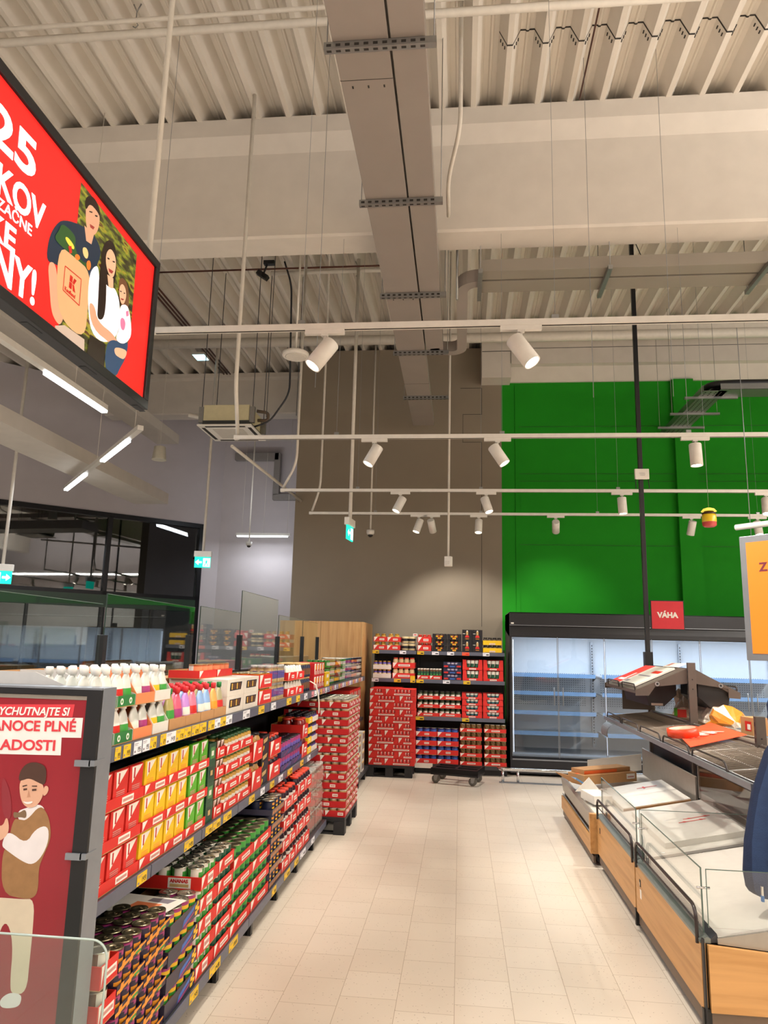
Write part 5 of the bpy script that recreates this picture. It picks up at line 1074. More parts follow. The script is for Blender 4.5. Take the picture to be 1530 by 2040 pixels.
for k in range(4):
    x0 = .06+1.26*k; x1 = x0+1.17
    for z in (.52, .79, 1.06, 1.31):
        s = fo('fridge_shelf', MB().box(x0, x1, .33 if z < .6 else .43, .89, z-.015, z, FRW)); fy = .33 if z < .6 else .43
        obj('shelf_edge', MB().box(x0, x1, fy-.006, fy, z-.025, z+.03, FRB), s)
    u = fo('slotted_rail', MB().box(x1+.015, x1+.06, .86, .89, .3, 1.8, FRS)); q = MB()
    for j in range(34): q.box(x1+.03, x1+.042, .855, .8595, .35+j*.042, .372+j*.042, BLACK)
    obj('slots', q, u)
    q = MB()
    for z in (.52, .79, 1.06, 1.31): q.prism([(.86, z-.01), (.55, z-.02), (.86, z-.09)], 'x', x1+.033, x1+.038, DARK)
    obj('shelf_bracket', q, u)
for k in range(5):
    x = X0+1.26*k + (.02 if k == 0 else 0)
    x += .0018*(x+.68); fo('led_strip', MB().box(x-.003, x+.003, .016, .024, .3, 1.8, LED))
area((3.0, 10.62, 2.1-.27), (3.0, 10.75, 0), 27, 4.6, .08, (.82, .90, 1.0))
# rail protecting the fridge
t = thing('bumper_rail', 'low chrome bumper rail standing on the floor in front of the fridge', 'rail', (.50, 9.74, 0))
obj('top_bar', MB().tube(bend([(.0, .12, .165), (.02, 0, .165), (3.2, 0, .165)]), .022, CHROME, 10), t)
for x in (.045, .235, 1.5, 2.8): obj('post', MB().tube([(x, 0, .0), (x, 0, .165)], .017, CHROME, 10), t)
obj('floor_strip', MB().box(.0, 3.2, -.03, .03, 0, .012, GREYM), t)

# ================================================================ DOLLY
t = thing('transport_dolly', 'empty black plastic dolly on four grey castors in front of the back shelves', 'dolly', (-.02, 9.62, 0), math.radians(-14))
m = MB(); w, d = .30, .20
for (a, b, c, e) in [(-w, w, -d, -d+.03), (-w, w, d-.03, d), (-w, -w+.03, -d+.03, d-.03), (w-.03, w, -d+.03, d-.03), (-.015, .015, -d+.03, d-.03), (-w+.03, -.015, -.012, .012), (.015, w-.03, -.012, .012), (-w+.03, w-.03, -d+.03, -d+.06), (-w+.03, w-.03, d-.06, d-.03)]:
    m.box(a, b, c, e, .125 if abs(a) > .2 and abs(b-a) > .04 or (b-a) < .04 else .15, .185, BLACK)
m.box(-w, w, -d, -d+.012, .105, .185, BLACK); m.box(-w, w, d-.012, d, .105, .185, BLACK); m.box(-w, -w+.012, -d, d, .105, .185, BLACK); m.box(w-.012, w, -d, d, .105, .185, BLACK)
obj('deck', m, t)
TYRE = mat('grey_rubber', '6a665e', 0.7)
for i, (x, y) in enumerate(((-w+.06, -d+.05), (w-.07, -d+.05), (-w+.06, d-.05), (w-.07, d-.05))):
    f = obj('caster', MB().box(x-.03, x+.03, y-.03, y+.03, .098, .125, STEEL).prism([(x-.022, .05), (x+.012, .05), (x+.03, .10), (x-.03, .10)], 'y', y-.026, y-.021, STEEL).prism([(x-.022, .05), (x+.012, .05), (x+.03, .10), (x-.03, .10)], 'y', y+.021, y+.026, STEEL), t)
    obj('wheel', MB().lathe([(.034, -.017), (.05, -.013), (.05, .013), (.034, .017)], TYRE, c=(x-.006, y, .0505), axis=(0, 1, 0), seg=20).lathe([(.02, -.019), (.02, .019)], STEEL, c=(x-.006, y, .0505), axis=(0, 1, 0), seg=12), f)

# ================================================================ PRODUCE COUNTERS
XF = 1.075
DECKW = mat('counter_white_deck', 'd8d2c8', 0.25, var=0.03); STG = mat('brushed_counter_metal', 'a39c92', 0.35, 0.5); RIMG = mat('counter_rim_grey', '7f8580', 0.35, 0.5); RAILB = mat('black_brown_tube', '2c2220', 0.35)
CGL = glass('counter_glass', (0.975, 0.985, 0.98), 1.0, 1.5); PLX = glass('clear_plexiglass', (0.88, 0.86, 0.86), 0.8, 1.4); KICK = mat('kick_brown_metal', '6b5a4c', 0.45, 0.3)
CAST = mat('castor_black', '151515', 0.5)
SL = .20; deckz = lambda x: .405 + (x-1.14)*SL
def counter(y0, y1, name_label, near_end=False, far_end=False):
    t = thing('produce_counter', name_label, 'produce counter', (XF, y0, 0)); Lc = y1-y0
    X = lambda x: x-XF
    o = lambda n, m, p=None, **k: obj(n, m, p or t, **k)
    fp = o('front_panel', MB().box(0, .022, .004, Lc-.004, .115, .385, OAKX), bevel=.0015)
    o('kick_plate', MB().box(.012, .03, .004, Lc-.004, .045, .113, KICK)); o('kick_joint', MB().box(-.004, .03, -.012, .012, .03, .125, CAST)) 
    for y in (.15, Lc-.15):
        for x in (.06, .7): c = o('castor', MB().lathe([(.022, -.012), (.022, .012)], CAST, c=(x, y, .022), axis=(0, 1, 0), seg=14).box(x-.015, x+.015, y-.016, y+.016, .035, .05, STEEL))
    o('base_tray', MB().box(.03, .78, .02, Lc-.02, .05, .07, BLACK))
    o('front_rim', MB().prism([(-.002, .386), (-.002, .398), (.03, .412), (.045, .405), (.045, .386)], 'y', .004, Lc-.004, RIMG)); o('front_channel', MB().prism([(.046, .386), (.046, .402), (.075, .425), (.082, .39)], 'y', .01, Lc-.01, DARK))
    xs = (1.155, 1.86)
    o('deck', MB().prism([(X(xs[0]), deckz(xs[0])-.015), (X(xs[1]), deckz(xs[1])-.015), (X(xs[1]), deckz(xs[1])), (X(xs[0]), deckz(xs[0]))], 'y', .02, Lc-.02, DECKW))
    o('rear_wall', MB().box(X(1.862), X(1.875), .01, Lc-.01, .07, .52 if near_end else .60, STG))
    r = None if near_end else o('rear_screen', MB().box(X(1.850), X(1.856), .03, Lc-.03, .565, .80, PLX))
    if r: obj('screen_frame', MB().box(X(1.848), X(1.860), .02, .03, .56, .80, STG).box(X(1.848), X(1.860), Lc-.03, Lc-.02, .56, .80, STG), r)
    g = o('front_glass', MB().box(.03, .036, .06, Lc-.055, .40, .685, CGL)); obj('polished_edge', MB().box(.0295, .0365, .06, Lc-.055, .6845, .687, GEDGE).box(.0295, .0365, .058, .0605, .40, .687, GEDGE).box(.0295, .0365, Lc-.0555, Lc-.053, .40, .687, GEDGE), g)
    obj('glass_clamp', MB().tube([(.01, .06, .60), (.07, .06, .60)], .006, CHROME, 8).tube([(.01, Lc-.06, .60), (.07, Lc-.06, .60)], .006, CHROME, 8), g)
    e = o('end_glass', MB().box(.05, .78, .035, .041, .44, .685, CGL)); obj('polished_edge', MB().box(.05, .78, .0345, .0415, .6845, .687, GEDGE).box(.048, .0505, .0345, .0415, .44, .687, GEDGE), e)
    rb = o('guard_rail', MB().tube(bend([(-.004, .035, .375), (-.004, .035, .525), (-.004, Lc-.045, .525), (-.004, Lc-.045, .375)]), .0085, RAILB, 8))
    obj('lower_bar', MB().tube([(.004, .04, .46), (.004, Lc-.05, .46)], .004, RAILB, 6), rb)
    o('lock', MB().box(-.0015, 0, Lc-.13, Lc-.10, .285, .325, SEAM).box(-.003, -.0015, Lc-.12, Lc-.108, .29, .31, CHROME), fp)
    if near_end:
        n = o('end_panel', MB().prism([(.025, .115), (.82, .115), (.82, .33), (.025, .385)], 'y', -.022, 0, OAKE), bevel=.0015)
        o('corner_joint', MB().box(.002, .010, -.023, .0, .06, .41, BLACK)); o('end_kick', MB().box(.02, .8, -.01, .003, .045, .113, KICK))
        o('inner_end_wall', MB().prism([(X(1.15), .385), (X(1.89), .33), (X(1.89), deckz(1.86)), (X(1.15), deckz(1.15))], 'y', .003, .018, STG))
        o('sticker', MB().box(.52, .53, -.0235, -.0225, .33, .34, LABW))
    return t
c1 = counter(3.66, 4.90, 'nearest oak-fronted produce counter with glass guards, its end facing the camera', near_end=True)
c2 = counter(4.92, 6.17, 'middle oak-fronted produce counter, between the nearest one and the drawer unit')
obj('paper_label', MB().box(-.0012, 0, 1.10, 1.135, .22, .27, LABW), c1)
for yy, lab, par in ((5.02, 'raised white board lying in the middle counter with red stickers', None),):
    b = thing('white_board', lab, 'board', (1.30, 5.06, deckz(1.30)))
    prof = [(0, .0), (.50, .50*SL), (.50, .50*SL+.035), (0, .035)]
    obj('board', MB().prism(prof, 'y', 0, .92, DECKW), b); 
    q = MB()
    for s in range(2):
        y = .40+.07*s; x = .20+.05*s
        q.prism([(x, .0365+x*SL), (x+.18, .0365+(x+.18)*SL), (x+.18, .0372+(x+.18)*SL), (x, .0372+x*SL)], 'y', y, y+.01, C_RED); 
        for a in (.03, .14): q.prism([(x+a, .0365+(x+a)*SL), (x+a+.018, .0365+(x+a+.018)*SL), (x+a+.018, .0372+(x+a+.018)*SL), (x+a, .0372+(x+a)*SL)], 'y', y-.006, y+.022, C_RED)
    obj('sticker', q, b)
# far unit with open drawers
t = thing('drawer_counter', 'far low produce unit with open black-lined drawers, at the end of the counters', 'produce counter', (1.06, 6.20, 0))
Lf = 1.78
obj('end_block', MB().box(-.035, .06, 0, .05, .10, .395, OAKX), t, bevel=.002); obj('upper_front', MB().prism([(.0, .25), (-.02, .375), (.0, .392), (.02, .385), (.02, .25)], 'y', .055, Lf, STG), t)
obj('drawer_front', MB().box(-.022, .0, .06, Lf-.02, .085, .208, OAKX), t, bevel=.0015); obj('drawer_slot', MB().box(.012, .03, .055, Lf, .06, .25, BLACK), t); obj('drawer_edge', MB().box(-.012, -.004, .06, Lf-.02, .222, .228, GREYM), t)
obj('kick_plate', MB().box(-.005, .012, .055, Lf, .02, .07, KICK), t); obj('base_tray', MB().box(.03, .85, .06, Lf, .03, .06, BLACK), t)
obj('deck', MB().prism([(.022, .355), (.80, .425), (.80, .44), (.022, .37)], 'y', .06, Lf, DECKW), t); obj('rear_wall', MB().box(.80, .815, .06, Lf, .06, .70, STG), t)
obj('side_screen', MB().prism([(.25, .40), (.79, .48), (.79, .64), (.25, .56)], 'y', Lf, Lf+.006, DECKW), t); obj('side_wall', MB().box(.03, .8, Lf-.02, Lf-.002, .06, .32, STG), t)
for y in (.3, 1.4): obj('foot', MB().box(.1, .16, y, y+.06, 0, .03, BLACK).box(.65, .71, y, y+.06, 0, .03, BLACK), t)
# boards and cartons lying on it
b = thing('white_board', 'big white board tilted on the far drawer unit with a red sticker', 'board', (1.30, 6.27, .408), 0)
obj('board', MB().prism([(0, .0), (.52, .10), (.52, .125), (0, .025)], 'y', 0, .85, WHITEP), b); obj('board_edge', MB().prism([(-.001, -.001), (.52, .097), (.52, .118), (-.001, .019)], 'y', -.008, -.0005, CARD), b)
obj('sticker', MB().prism([(.25, .0755), (.42, .1085), (.42, .1092), (.25, .0762)], 'y', .62, .632, C_RED).prism([(.30, .085), (.315, .088), (.315, .0895), (.30, .0862)], 'y', .59, .66, C_RED), b)
def carton(name, label, loc, rz, w, d, h, extra=None, tilt=0):
    t = thing(name, label, 'cardboard box', loc, rz); obj('box', MB().box(-w/2, w/2, -d/2, d/2, 0, h, CARD), t, bevel=.003)
    if extra: extra(t, w, d, h)
    return t
def ex1(t, w, d, h): obj('paper_label', MB().box(w*.30, w*.46, -d/2-.0012, -d/2-.0004, h*.3, h*.85, LABW).box(w*.32, w*.44, -d/2-.0018, -d/2-.0012, h*.45, h*.6, PINKL), t); obj('tape', MB().box(-w/2, w/2, -.02, .02, h+.0002, h+.0008, mat('orange_tape', 'e8662a', 0.4)), t)
carton('cardboard_box', 'long low cardboard box lying across the far drawer unit', (1.36, 7.44, .446), math.radians(33), .66, .22, .085, ex1)
carton('cardboard_box', 'flattened cardboard carton on top of the long cardboard box', (1.35, 7.46, .5315), math.radians(35), .60, .17, .04, lambda t, w, d, h: obj('tape', MB().box(-w/2, w*.2, -d/2-.0008, -d/2-.0002, .002, h-.01, MATS['orange_tape']), t))
t = thing('cardboard_flap', 'cut cardboard flap with blue tape at the end of the long cardboard box', 'cardboard flap', (1.05, 7.17, .475), math.radians(33))
M = Matrix.Rotation(math.radians(28), 4, 'Y'); obj('flap', MB().box(-.16, .06, -.09, .09, 0, .004, CARD, M), t); obj('blue_tape', MB().box(-.03, .07, -.05, .06, .005, .03, mat('blue_tape', '6ea2d8', 0.4), M), t)
t = thing('white_sheet', 'folded white paper sheet leaning on the long cardboard box', 'paper', (1.15, 7.0, .425), math.radians(20)); obj('sheet', MB().prism([(-.13, 0), (.12, .0), (.01, .12)], 'y', 0, .002, LABW), t)
carton('white_box', 'small white packet at the front edge of the far drawer unit', (1.17, 6.72, .395), math.radians(12), .16, .30, .07)
for o in [q for q in bpy.data.objects if q.name.startswith('white_box')]: o['category'] = 'packet'
bpy.data.objects['white_box'].children[0].data.materials[0] = WHITEP

# ================================================================ RACK IN THE MIDDLE OF THE COUNTERS
RX = 1.96; WIRE = mat('brown_grey_wire', '85776a', 0.4, 0.6)
rk = thing('wire_rack', 'dark rack with wire shelf running above the middle of the produce counters', 'rack', (RX, 3.8, 0))
RB = BROWNM
ro = lambda n, m, p=None, **k: obj(n, m, p or rk, **k)
rpos = [(0.0, 1.262), (1.36, 1.262), (2.75, 1.585), (4.13, 1.515)]
for y, zt in rpos:
    u = ro('upright', MB().box(-.032, .032, y-.018, y+.018, 0, zt, RB), bevel=.002); q = MB()
    for k in range(int((zt-.75)/.05)): q.box(-.0328, -.0322, y-.006, y+.006, .75+k*.05, .775+k*.05, BLACK)
    for z in (1.085, zt-.14, zt-.22): q.lathe([(.006, -.0004), (.006, .0006)], CHROME if z < 1.1 else BLACK, c=(.0, y-.0184, z), axis=(0, -1, 0), seg=8)
    obj('slots', q, u)
ro('long_beam', MB().box(-.02, .02, 0.02, 4.1, 1.055, 1.085, RB)); ro('rear_board', MB().box(-.01, .01, .03, 4.1, .35, .95, DARKB))
for side, xe, ze in ((-1, 1.505-RX, 1.008), (1, .46, 1.008)):
    m = MB(); y = .26
    while y < 4.10: m.tube([(side*.02, y, 1.07), (xe, y, ze+.012)], .0019, WIRE, 4, cap=False); y += .031
    w = ro('wire_shelf', m)
    e = MB()
    for f in (0, .33, .66, 1): e.tube([(side*.02+(xe-side*.02)*f, .25, 1.066+(ze+.008-1.066)*f), (side*.02+(xe-side*.02)*f, 4.12, 1.066+(ze+.008-1.066)*f)], .004, STEEL, 6)
    for y in (.62, 1.36, 2.05, 2.75, 3.43): e.tube([(side*.02, y, 1.066), (xe, y, ze+.01)], .005, CARD if False else STEEL, 6)
    obj('cross_wires', e, w); obj('front_channel', MB().prism([(xe, ze-.035), (xe+side*.03, ze-.03), (xe+side*.03, ze+.005), (xe, ze)], 'y', .25, 4.12, GREYM), w)
    for y in (.28, 1.36, 2.75, 4.10): ro('shelf_bracket', MB().prism([(side*.03, 1.06), (xe, ze-.004), (xe, ze-.03), (side*.03, .96)], 'y', y-.003, y+.003, RB))
    for a in range(5):
        y0 = .62+a*.69; ro('guard_loop', MB().tube(bend([(xe+side*.01, y0, ze-.03), (xe+side*.015, y0+.03, ze+.055), (xe+side*.015, y0+.62, ze+.055), (xe+side*.01, y0+.655, ze-.03)]), .006, RAILB, 6))
# scale stand: roof-shaped double shelf
ya, yb = 2.77, 4.10
for side in (-1, 1):
    xe = -.455 if side < 0 else .385; ze = 1.335
    p = ro('sloping_plate', MB().prism([(side*.03, 1.535), (xe, ze+.008), (xe, ze-.022), (xe+side*-.03, ze-.022), (side*.03, 1.505)], 'y', ya, yb, RB))
    for y in (ya-.006, yb+.001): obj('side_cheek', MB().prism([(side*.03, 1.53), (xe+side*.01, ze+.01), (xe+side*.01, ze-.04), (xe*.78, ze-.035), (side*.30, 1.375), (side*.03, 1.41)], 'y', y, y+.005, RB), p)
    obj('bolt', MB().lathe([(.02, 0), (.02, .004)], CHROME, c=(xe*.62, ya-.007, 1.40), axis=(0, -1, 0), seg=14).lathe([(.009, .004), (.009, .006)], BLACK, c=(xe*.62, ya-.007, 1.40), axis=(0, -1, 0), seg=10), p)
    for y0 in (ya+.05, ya+.70): obj('retaining_loop', MB().tube(bend([(xe, y0, ze), (xe+side*.005, y0, ze+.055), (xe+side*.005, y0+.5, ze+.055), (xe, y0+.5, ze)]), .006, RAILB, 6), p)
    m = MB(); m.prism([(side*.06, 1.44), (side*.33, 1.36), (side*.30, 1.20), (side*.17, 1.20), (side*.06, 1.30)], 'y', 3.0 if side < 0 else 2.80, 3.9 if side < 0 else 3.3, BLACK)
    q = ro('printer_housing', m, bevel=.003); obj('slot_plate', MB().box(side*.23-.05, side*.23+.05, (2.999 if side < 0 else 2.799)-.002, (2.999 if side < 0 else 2.799)-.0005, 1.205, 1.225, STG), q)
ro('panel_under_shelf', MB().box(-.30, -.03, 4.06, 4.08, 1.09, 1.40, RB))
# things lying on the rack
def tilted(name, label, cat, loc, rz, tilt, parts, group=None):
    t = thing(name, label, cat, loc, 0, group); t.rotation_euler = (0, tilt, rz)
    for n, m in parts: obj(n, m, t)
    return t
sl = math.atan2(1.535-1.343, .425)
m = MB(); m.box(-.19, .19, -.52, .50, .002, .016, WHITEP)
q = MB(); q.box(-.19, .19, .12, .50, .0162, .0172, RED); q.box(-.1, .02, .18, .24, .0174, .018, LABW); q.box(-.14, -.10, .15, .40, .0174, .018, LABW); q.box(.05, .10, -.46, -.20, .0162, .0172, C_RED); q.box(-.15, -.11, -.05, .08, .0162, .017, INK); q.box(-.02, .0, -.4, .02, .0162, .017, INK)
tilted('info_board', 'red and white printed board lying on the sloping scale shelf', 'board', (RX-.245, 7.28, 1.441), 0, -sl, [('board', m), ('print', q)])
tilted('white_card', 'loose white card sticking up on the ridge of the scale shelf', 'card', (RX-.02, 6.95, 1.555), .3, -.35, [('card', MB().box(-.05, .05, -.12, .12, 0, .003, LABW)), ('print', MB().box(-.03, .04, .05, .10, .0031, .0036, PINKL))])
sw = math.atan2(1.07-1.017, .435)
q4 = [Vector(p) for p in ((1.525, 5.20, 1.046), (2.03, 5.585, 1.100), (2.058, 6.425, 1.103), (1.64, 5.90, 1.060))]
rsh = thing('red_sign_sheet', 'orange-red scale sign sheet lying flat on the wire shelf', 'sign', q4[0])
m = MB(); b = m.add([p-q4[0] for p in q4] + [p-q4[0]+Vector((0, 0, .004)) for p in q4]); CS = mat('coral_sheet', 'e2542e', 0.45)
for f in ((0, 3, 2, 1), (4, 5, 6, 7), (0, 1, 5, 4), (1, 2, 6, 5), (2, 3, 7, 6), (3, 0, 4, 7)): m.face([b+k for k in f], CS)
obj('sheet', m, rsh); ab = (q4[1]-q4[0]).normalized(); n_ = ab.cross(q4[3]-q4[0]).normalized(); ad = n_.cross(ab)
text('lettering', rsh, 'VÁHA', .20, WHITEP, plane_frame((q4[1]-q4[0])*.10 + (q4[3]-q4[0])*.42 + n_*.012, ab, ad), bold=.006, fit=.40)
t = thing('tape_roll', 'roll of wide red tape standing on the wire shelf next to the red sheet', 'tape roll', (1.60, 5.60, 1.074)); t.rotation_euler = (0, -.12, 0)
m = MB(); m.lathe([(.092, 0), (.108, 0), (.108, .06), (.092, .06), (.092, 0)], mat('red_tape', 'ea4a26', 0.35), seg=32, cap=False); m.lathe([(.091, .001), (.0925, .001), (.0925, .0595), (.091, .0595), (.091, .001)], mat('tape_core', 'e9c0a8', 0.6), seg=32, cap=False); obj('roll', m, t)
# net bag
random.seed(3)
m = MB(); R = []
for i in range(15):
    s = i/14; cx = 2.24-.04*s; cy = 7.75-1.5*s; r = ((.15 if s < .3 else .12)*min(1, (s+.04)*6, (1.06-s)*5)) + .02*random.random(); cz = 1.20-.09*min(1, s*2)
    R.append([(cx+r*1.1*math.cos(2*PI*k/14)*(1+random.uniform(-.35, .35)), cy+random.uniform(-.03, .03), max(1.084, cz+r*.9*math.sin(2*PI*k/14)*(1+random.uniform(-.35, .35)))) for k in range(14)])
NET = mat('pale_net_plastic', 'f0dccb', 0.3, var=0.25, scale=14, bump=.5, bscale=90); NETO = mat('orange_net', 'e08a2a', 0.4)
m.loft(R, NET, mf=lambda i, k: NETO if (i > 10 and k % 4) or (i in (1, 2) and k < 4) else NET, smooth=False)
o = obj('net_sack', m); tag(o, 'crumpled pale net sack with orange ends lying on the rear wire shelf', 'sack')
carton('cardboard_box', 'small cardboard box beside the net sack on the rear wire shelf', (2.22, 5.95, 1.068), .2, .12, .16, .13, lambda t, w, d, h: obj('red_label', MB().box(-w/2-.001, -w/2-.0003, -.06, .02, .03, .10, C_RED).box(-w/2-.0015, -w/2-.001, -.05, -.01, .04, .08, LABW), t))
for n_, l_, c_, p_ in (('green_tag_card', 'small bright green card beside the net sack', CM('lime_green_print', '58b01e'), (2.05, 7.3, 1.085)), ('red_tag_card', 'small red card between the green card and the rack post', C_RED, (2.03, 7.12, 1.085))):
    tag(obj(n_, MB().box(-.04, .04, 0, .003, 0, .07, c_), None, p_), l_, 'card')
m = MB(); n = 10
for side in (0, 1):
    for i in range(n):
        a0 = PI*.62*i/n; a1 = PI*.62*(i+1)/n; f = lambda a: (1.4745-.085*math.sin(a)-.0*side, .985-.09*(1-math.cos(a)))
        p, q = f(a0), f(a1); m.poly([(p[0]+side*.003, 7.32, p[1]), (p[0]+side*.003, 7.62, p[1]), (q[0]+side*.003, 7.62, q[1]), (q[0]+side*.003, 7.32, q[1])], GREYM if side == 0 else BLACK)
tag(obj('curled_rail', m), 'curled grey label strip hanging off the far end of the wire shelf', 'strip')
# pole with the scale sign and the white router
pl = thing('sign_pole', 'tall dark pole rising from the scale shelf up to the deck', 'pole', (RX-.03, 7.86, 1.58))
obj('pole', MB().box(-.022, .022, -.022, .022, 0, DECK-1.58, BLACK), pl, bevel=.002); obj('socket', MB().box(-.04, .04, -.04, .04, -.06, .09, DARKB), pl); obj('cable', MB().tube([(.03, -.02, 4.99), (.04, -.03, 4.7), (.12, -.05, 4.45), (.16, -.05, 4.42)], .005, BLACK, 6), pl); obj('junction_box', MB().box(.13, .21, -.08, -.02, 4.36, 4.44, WHITEP), pl)
sgn = thing('scale_sign', 'small square red sign with black edge reading VÁHA on the dark pole', 'sign', (RX+.005, 7.825, 1.90))
obj('board', MB().box(0, .335, -.006, .006, 0, .30, BLACK), sgn); obj('face', MB().box(.008, .327, -.008, -.0065, .008, .292, mat('crimson_face', 'c4202c', 0.45)), sgn)
text('lettering', sgn, 'VÁHA', .075, WHITEP, plane_frame((.1675, -.0086, .125), (1, 0, 0), (0, 0, 1)), bold=.004, align='CENTER')
rt = thing('wireless_router', 'white box router with two black aerials fixed on the dark pole', 'router', (RX-.03, 7.81, 3.49))
obj('case', MB().box(-.075, .075, -.016, .016, 0, .115, WHITEP), rt, bevel=.008); obj('print', MB().box(-.03, .03, -.0168, -.0162, .065, .068, INK).box(-.025, .035, -.0168, -.0162, .052, .055, INK).box(-.02, .03, -.0168, -.0162, .040, .043, INK), rt)
for x in (-.065, .065): obj('aerial', MB().tube([(x, 0, .0), (x+(.01 if x > 0 else 0), 0, -.10)], .005, BLACK, 6), rt)
# yellow hanging lantern
t = thing('hanging_lantern', 'small yellow and red jar-shaped lantern with domed cap on a wire', 'lantern', (2.33, 7.0, 2.84))
m = MB(); Yw = CM('lantern_yellow', 'ecc81e', rough=.25); Rw = CM('lantern_red', 'c44a48', rough=.25); Kb = CM('lantern_brown', '3a1c10')
m.lathe([(.045, 0), (.062, .012), (.064, .045), (.064, .05), (.064, .10), (.060, .118)], Yw, seg=24, mf=lambda i, k: Rw if i < 2 else Yw); obj('jar', m, t)
obj('neck', MB().lathe([(.060, .1185), (.062, .122), (.062, .135), (.045, .137), (.045, .15)], Kb, seg=24), t); obj('cap', MB().lathe([(.070, .148), (.066, .152), (.05, .172), (.02, .182), (.003, .184)], emis('lantern_cap_glow', 'f4dc5a', .6), seg=24), t)
obj('suspension_wire', MB().tube([(0, 0, .184), (0, 0, DK(2.33)+.005-2.84)], .0018, GREYM, 5), t)
# orange hanging board
ob = thing('hanging_board', 'orange board in grey frame hanging at the right edge of the picture', 'sign', (1.485, 4.0, 1.63), math.atan2(-.77, .64))
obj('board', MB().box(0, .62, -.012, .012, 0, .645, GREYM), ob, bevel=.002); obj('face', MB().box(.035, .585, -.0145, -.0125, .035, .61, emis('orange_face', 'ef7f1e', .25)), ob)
PL = CM('plum_lettering', '7a3040'); text('lettering', ob, 'Z  M', .062, PL, plane_frame((.10, -.0152, .455), (1, 0, 0), (0, 0, 1)), bold=.002, space=1.1)
m = MB(); m.lathe([(.085, -.0003), (.085, .0006)], PL, c=(.24, -.0150, .29), axis=(0, -1, 0), seg=32); m.poly([(.20, -.0158, .36), (.24, -.0158, .40), (.30, -.0158, .36)], PL); obj('dark_motif', m, ob)
obj('top_tube', MB().tube([(-.02, 0, .70), (.62, 0, .70)], .016, mat('clear_tube', 'd9dcd8', 0.15), 10), ob)
for x in (.06, .55): obj('suspension_wire', MB().tube([(x, 0, .645), (x, 0, 1.82)], .002, GREYM, 5), ob)
# jacket hung on the next rack post
random.seed(11)
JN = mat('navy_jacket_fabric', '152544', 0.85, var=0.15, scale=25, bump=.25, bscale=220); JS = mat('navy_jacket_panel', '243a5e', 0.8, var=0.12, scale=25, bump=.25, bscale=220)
prof = [(.555, .44, .115), (.570, .475, .125), (.592, .49, .135), (.656, .495, .14), (.795, .48, .14), (.889, .462, .14), (1.008, .435, .135), (1.104, .40, .13), (1.20, .36, .12), (1.245, .325, .11), (1.275, .26, .10), (1.29, .20, .09)]
m = MB(); R = []; nk = 48
for z, a, b in prof:
    ring = []
    for k in range(nk):
        th = 2*PI*k/nk; f = 1 + .06*math.sin(9*th+z*4)*min(1, (1.3-z)*2) + .03*math.sin(17*th-z*7)
        zz = z + (.012*math.sin(5*th) + .035*(1+math.cos(th)) if z < .6 else 0)
        ring.append((a*math.cos(th)*(1+.012*math.sin(13*th+z*9)), b*math.sin(th)*f, zz))
    R.append(ring)
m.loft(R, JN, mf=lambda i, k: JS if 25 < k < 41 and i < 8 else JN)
jk = thing('hanging_jacket', 'navy blue jacket hanging over the near end of the rack', 'jacket', (1.83, 3.87, 0)); jk.rotation_euler = (0, 0, .10)
obj('body', m, jk)
m = MB(); R = []
for z, a, b in [(1.262, .18, .095), (1.30, .20, .09), (1.36, .205, .085), (1.42, .20, .085), (1.45, .19, .08)]:
    R.append([(-.125+(a+.01*math.sin(7*th+z*40))*math.cos(th), b*math.sin(th)*(1+.08*math.sin(11*th+z*60)), z) for th in [2*PI*k/36 for k in range(36)]])
m.loft(R, JN); obj('collar', m, jk)
for sx in (-1, 1):
    m = MB(); R = []
    for t_ in range(9):
        f = t_/8; cx = sx*(.27+.10*f-.03*f*f); cy = -.10-.05*f; z = 1.20-.56*f; r = .085-.02*f
        R.append([(cx+r*math.cos(a)*(1+.06*math.sin(5*a+f*20)), cy+r*.8*math.sin(a), z+.02*math.sin(a*2)) for a in [2*PI*k/16 for k in range(16)]])
    m.loft(R, JN); obj('sleeve', m, jk)
obj('zip_pull', MB().box(-.462, -.455, -.09, -.08, .575, .615, CHROME).box(-.464, -.454, -.092, -.078, .55, .575, mat('blue_tab', '2c6aa8', .4)), jk)
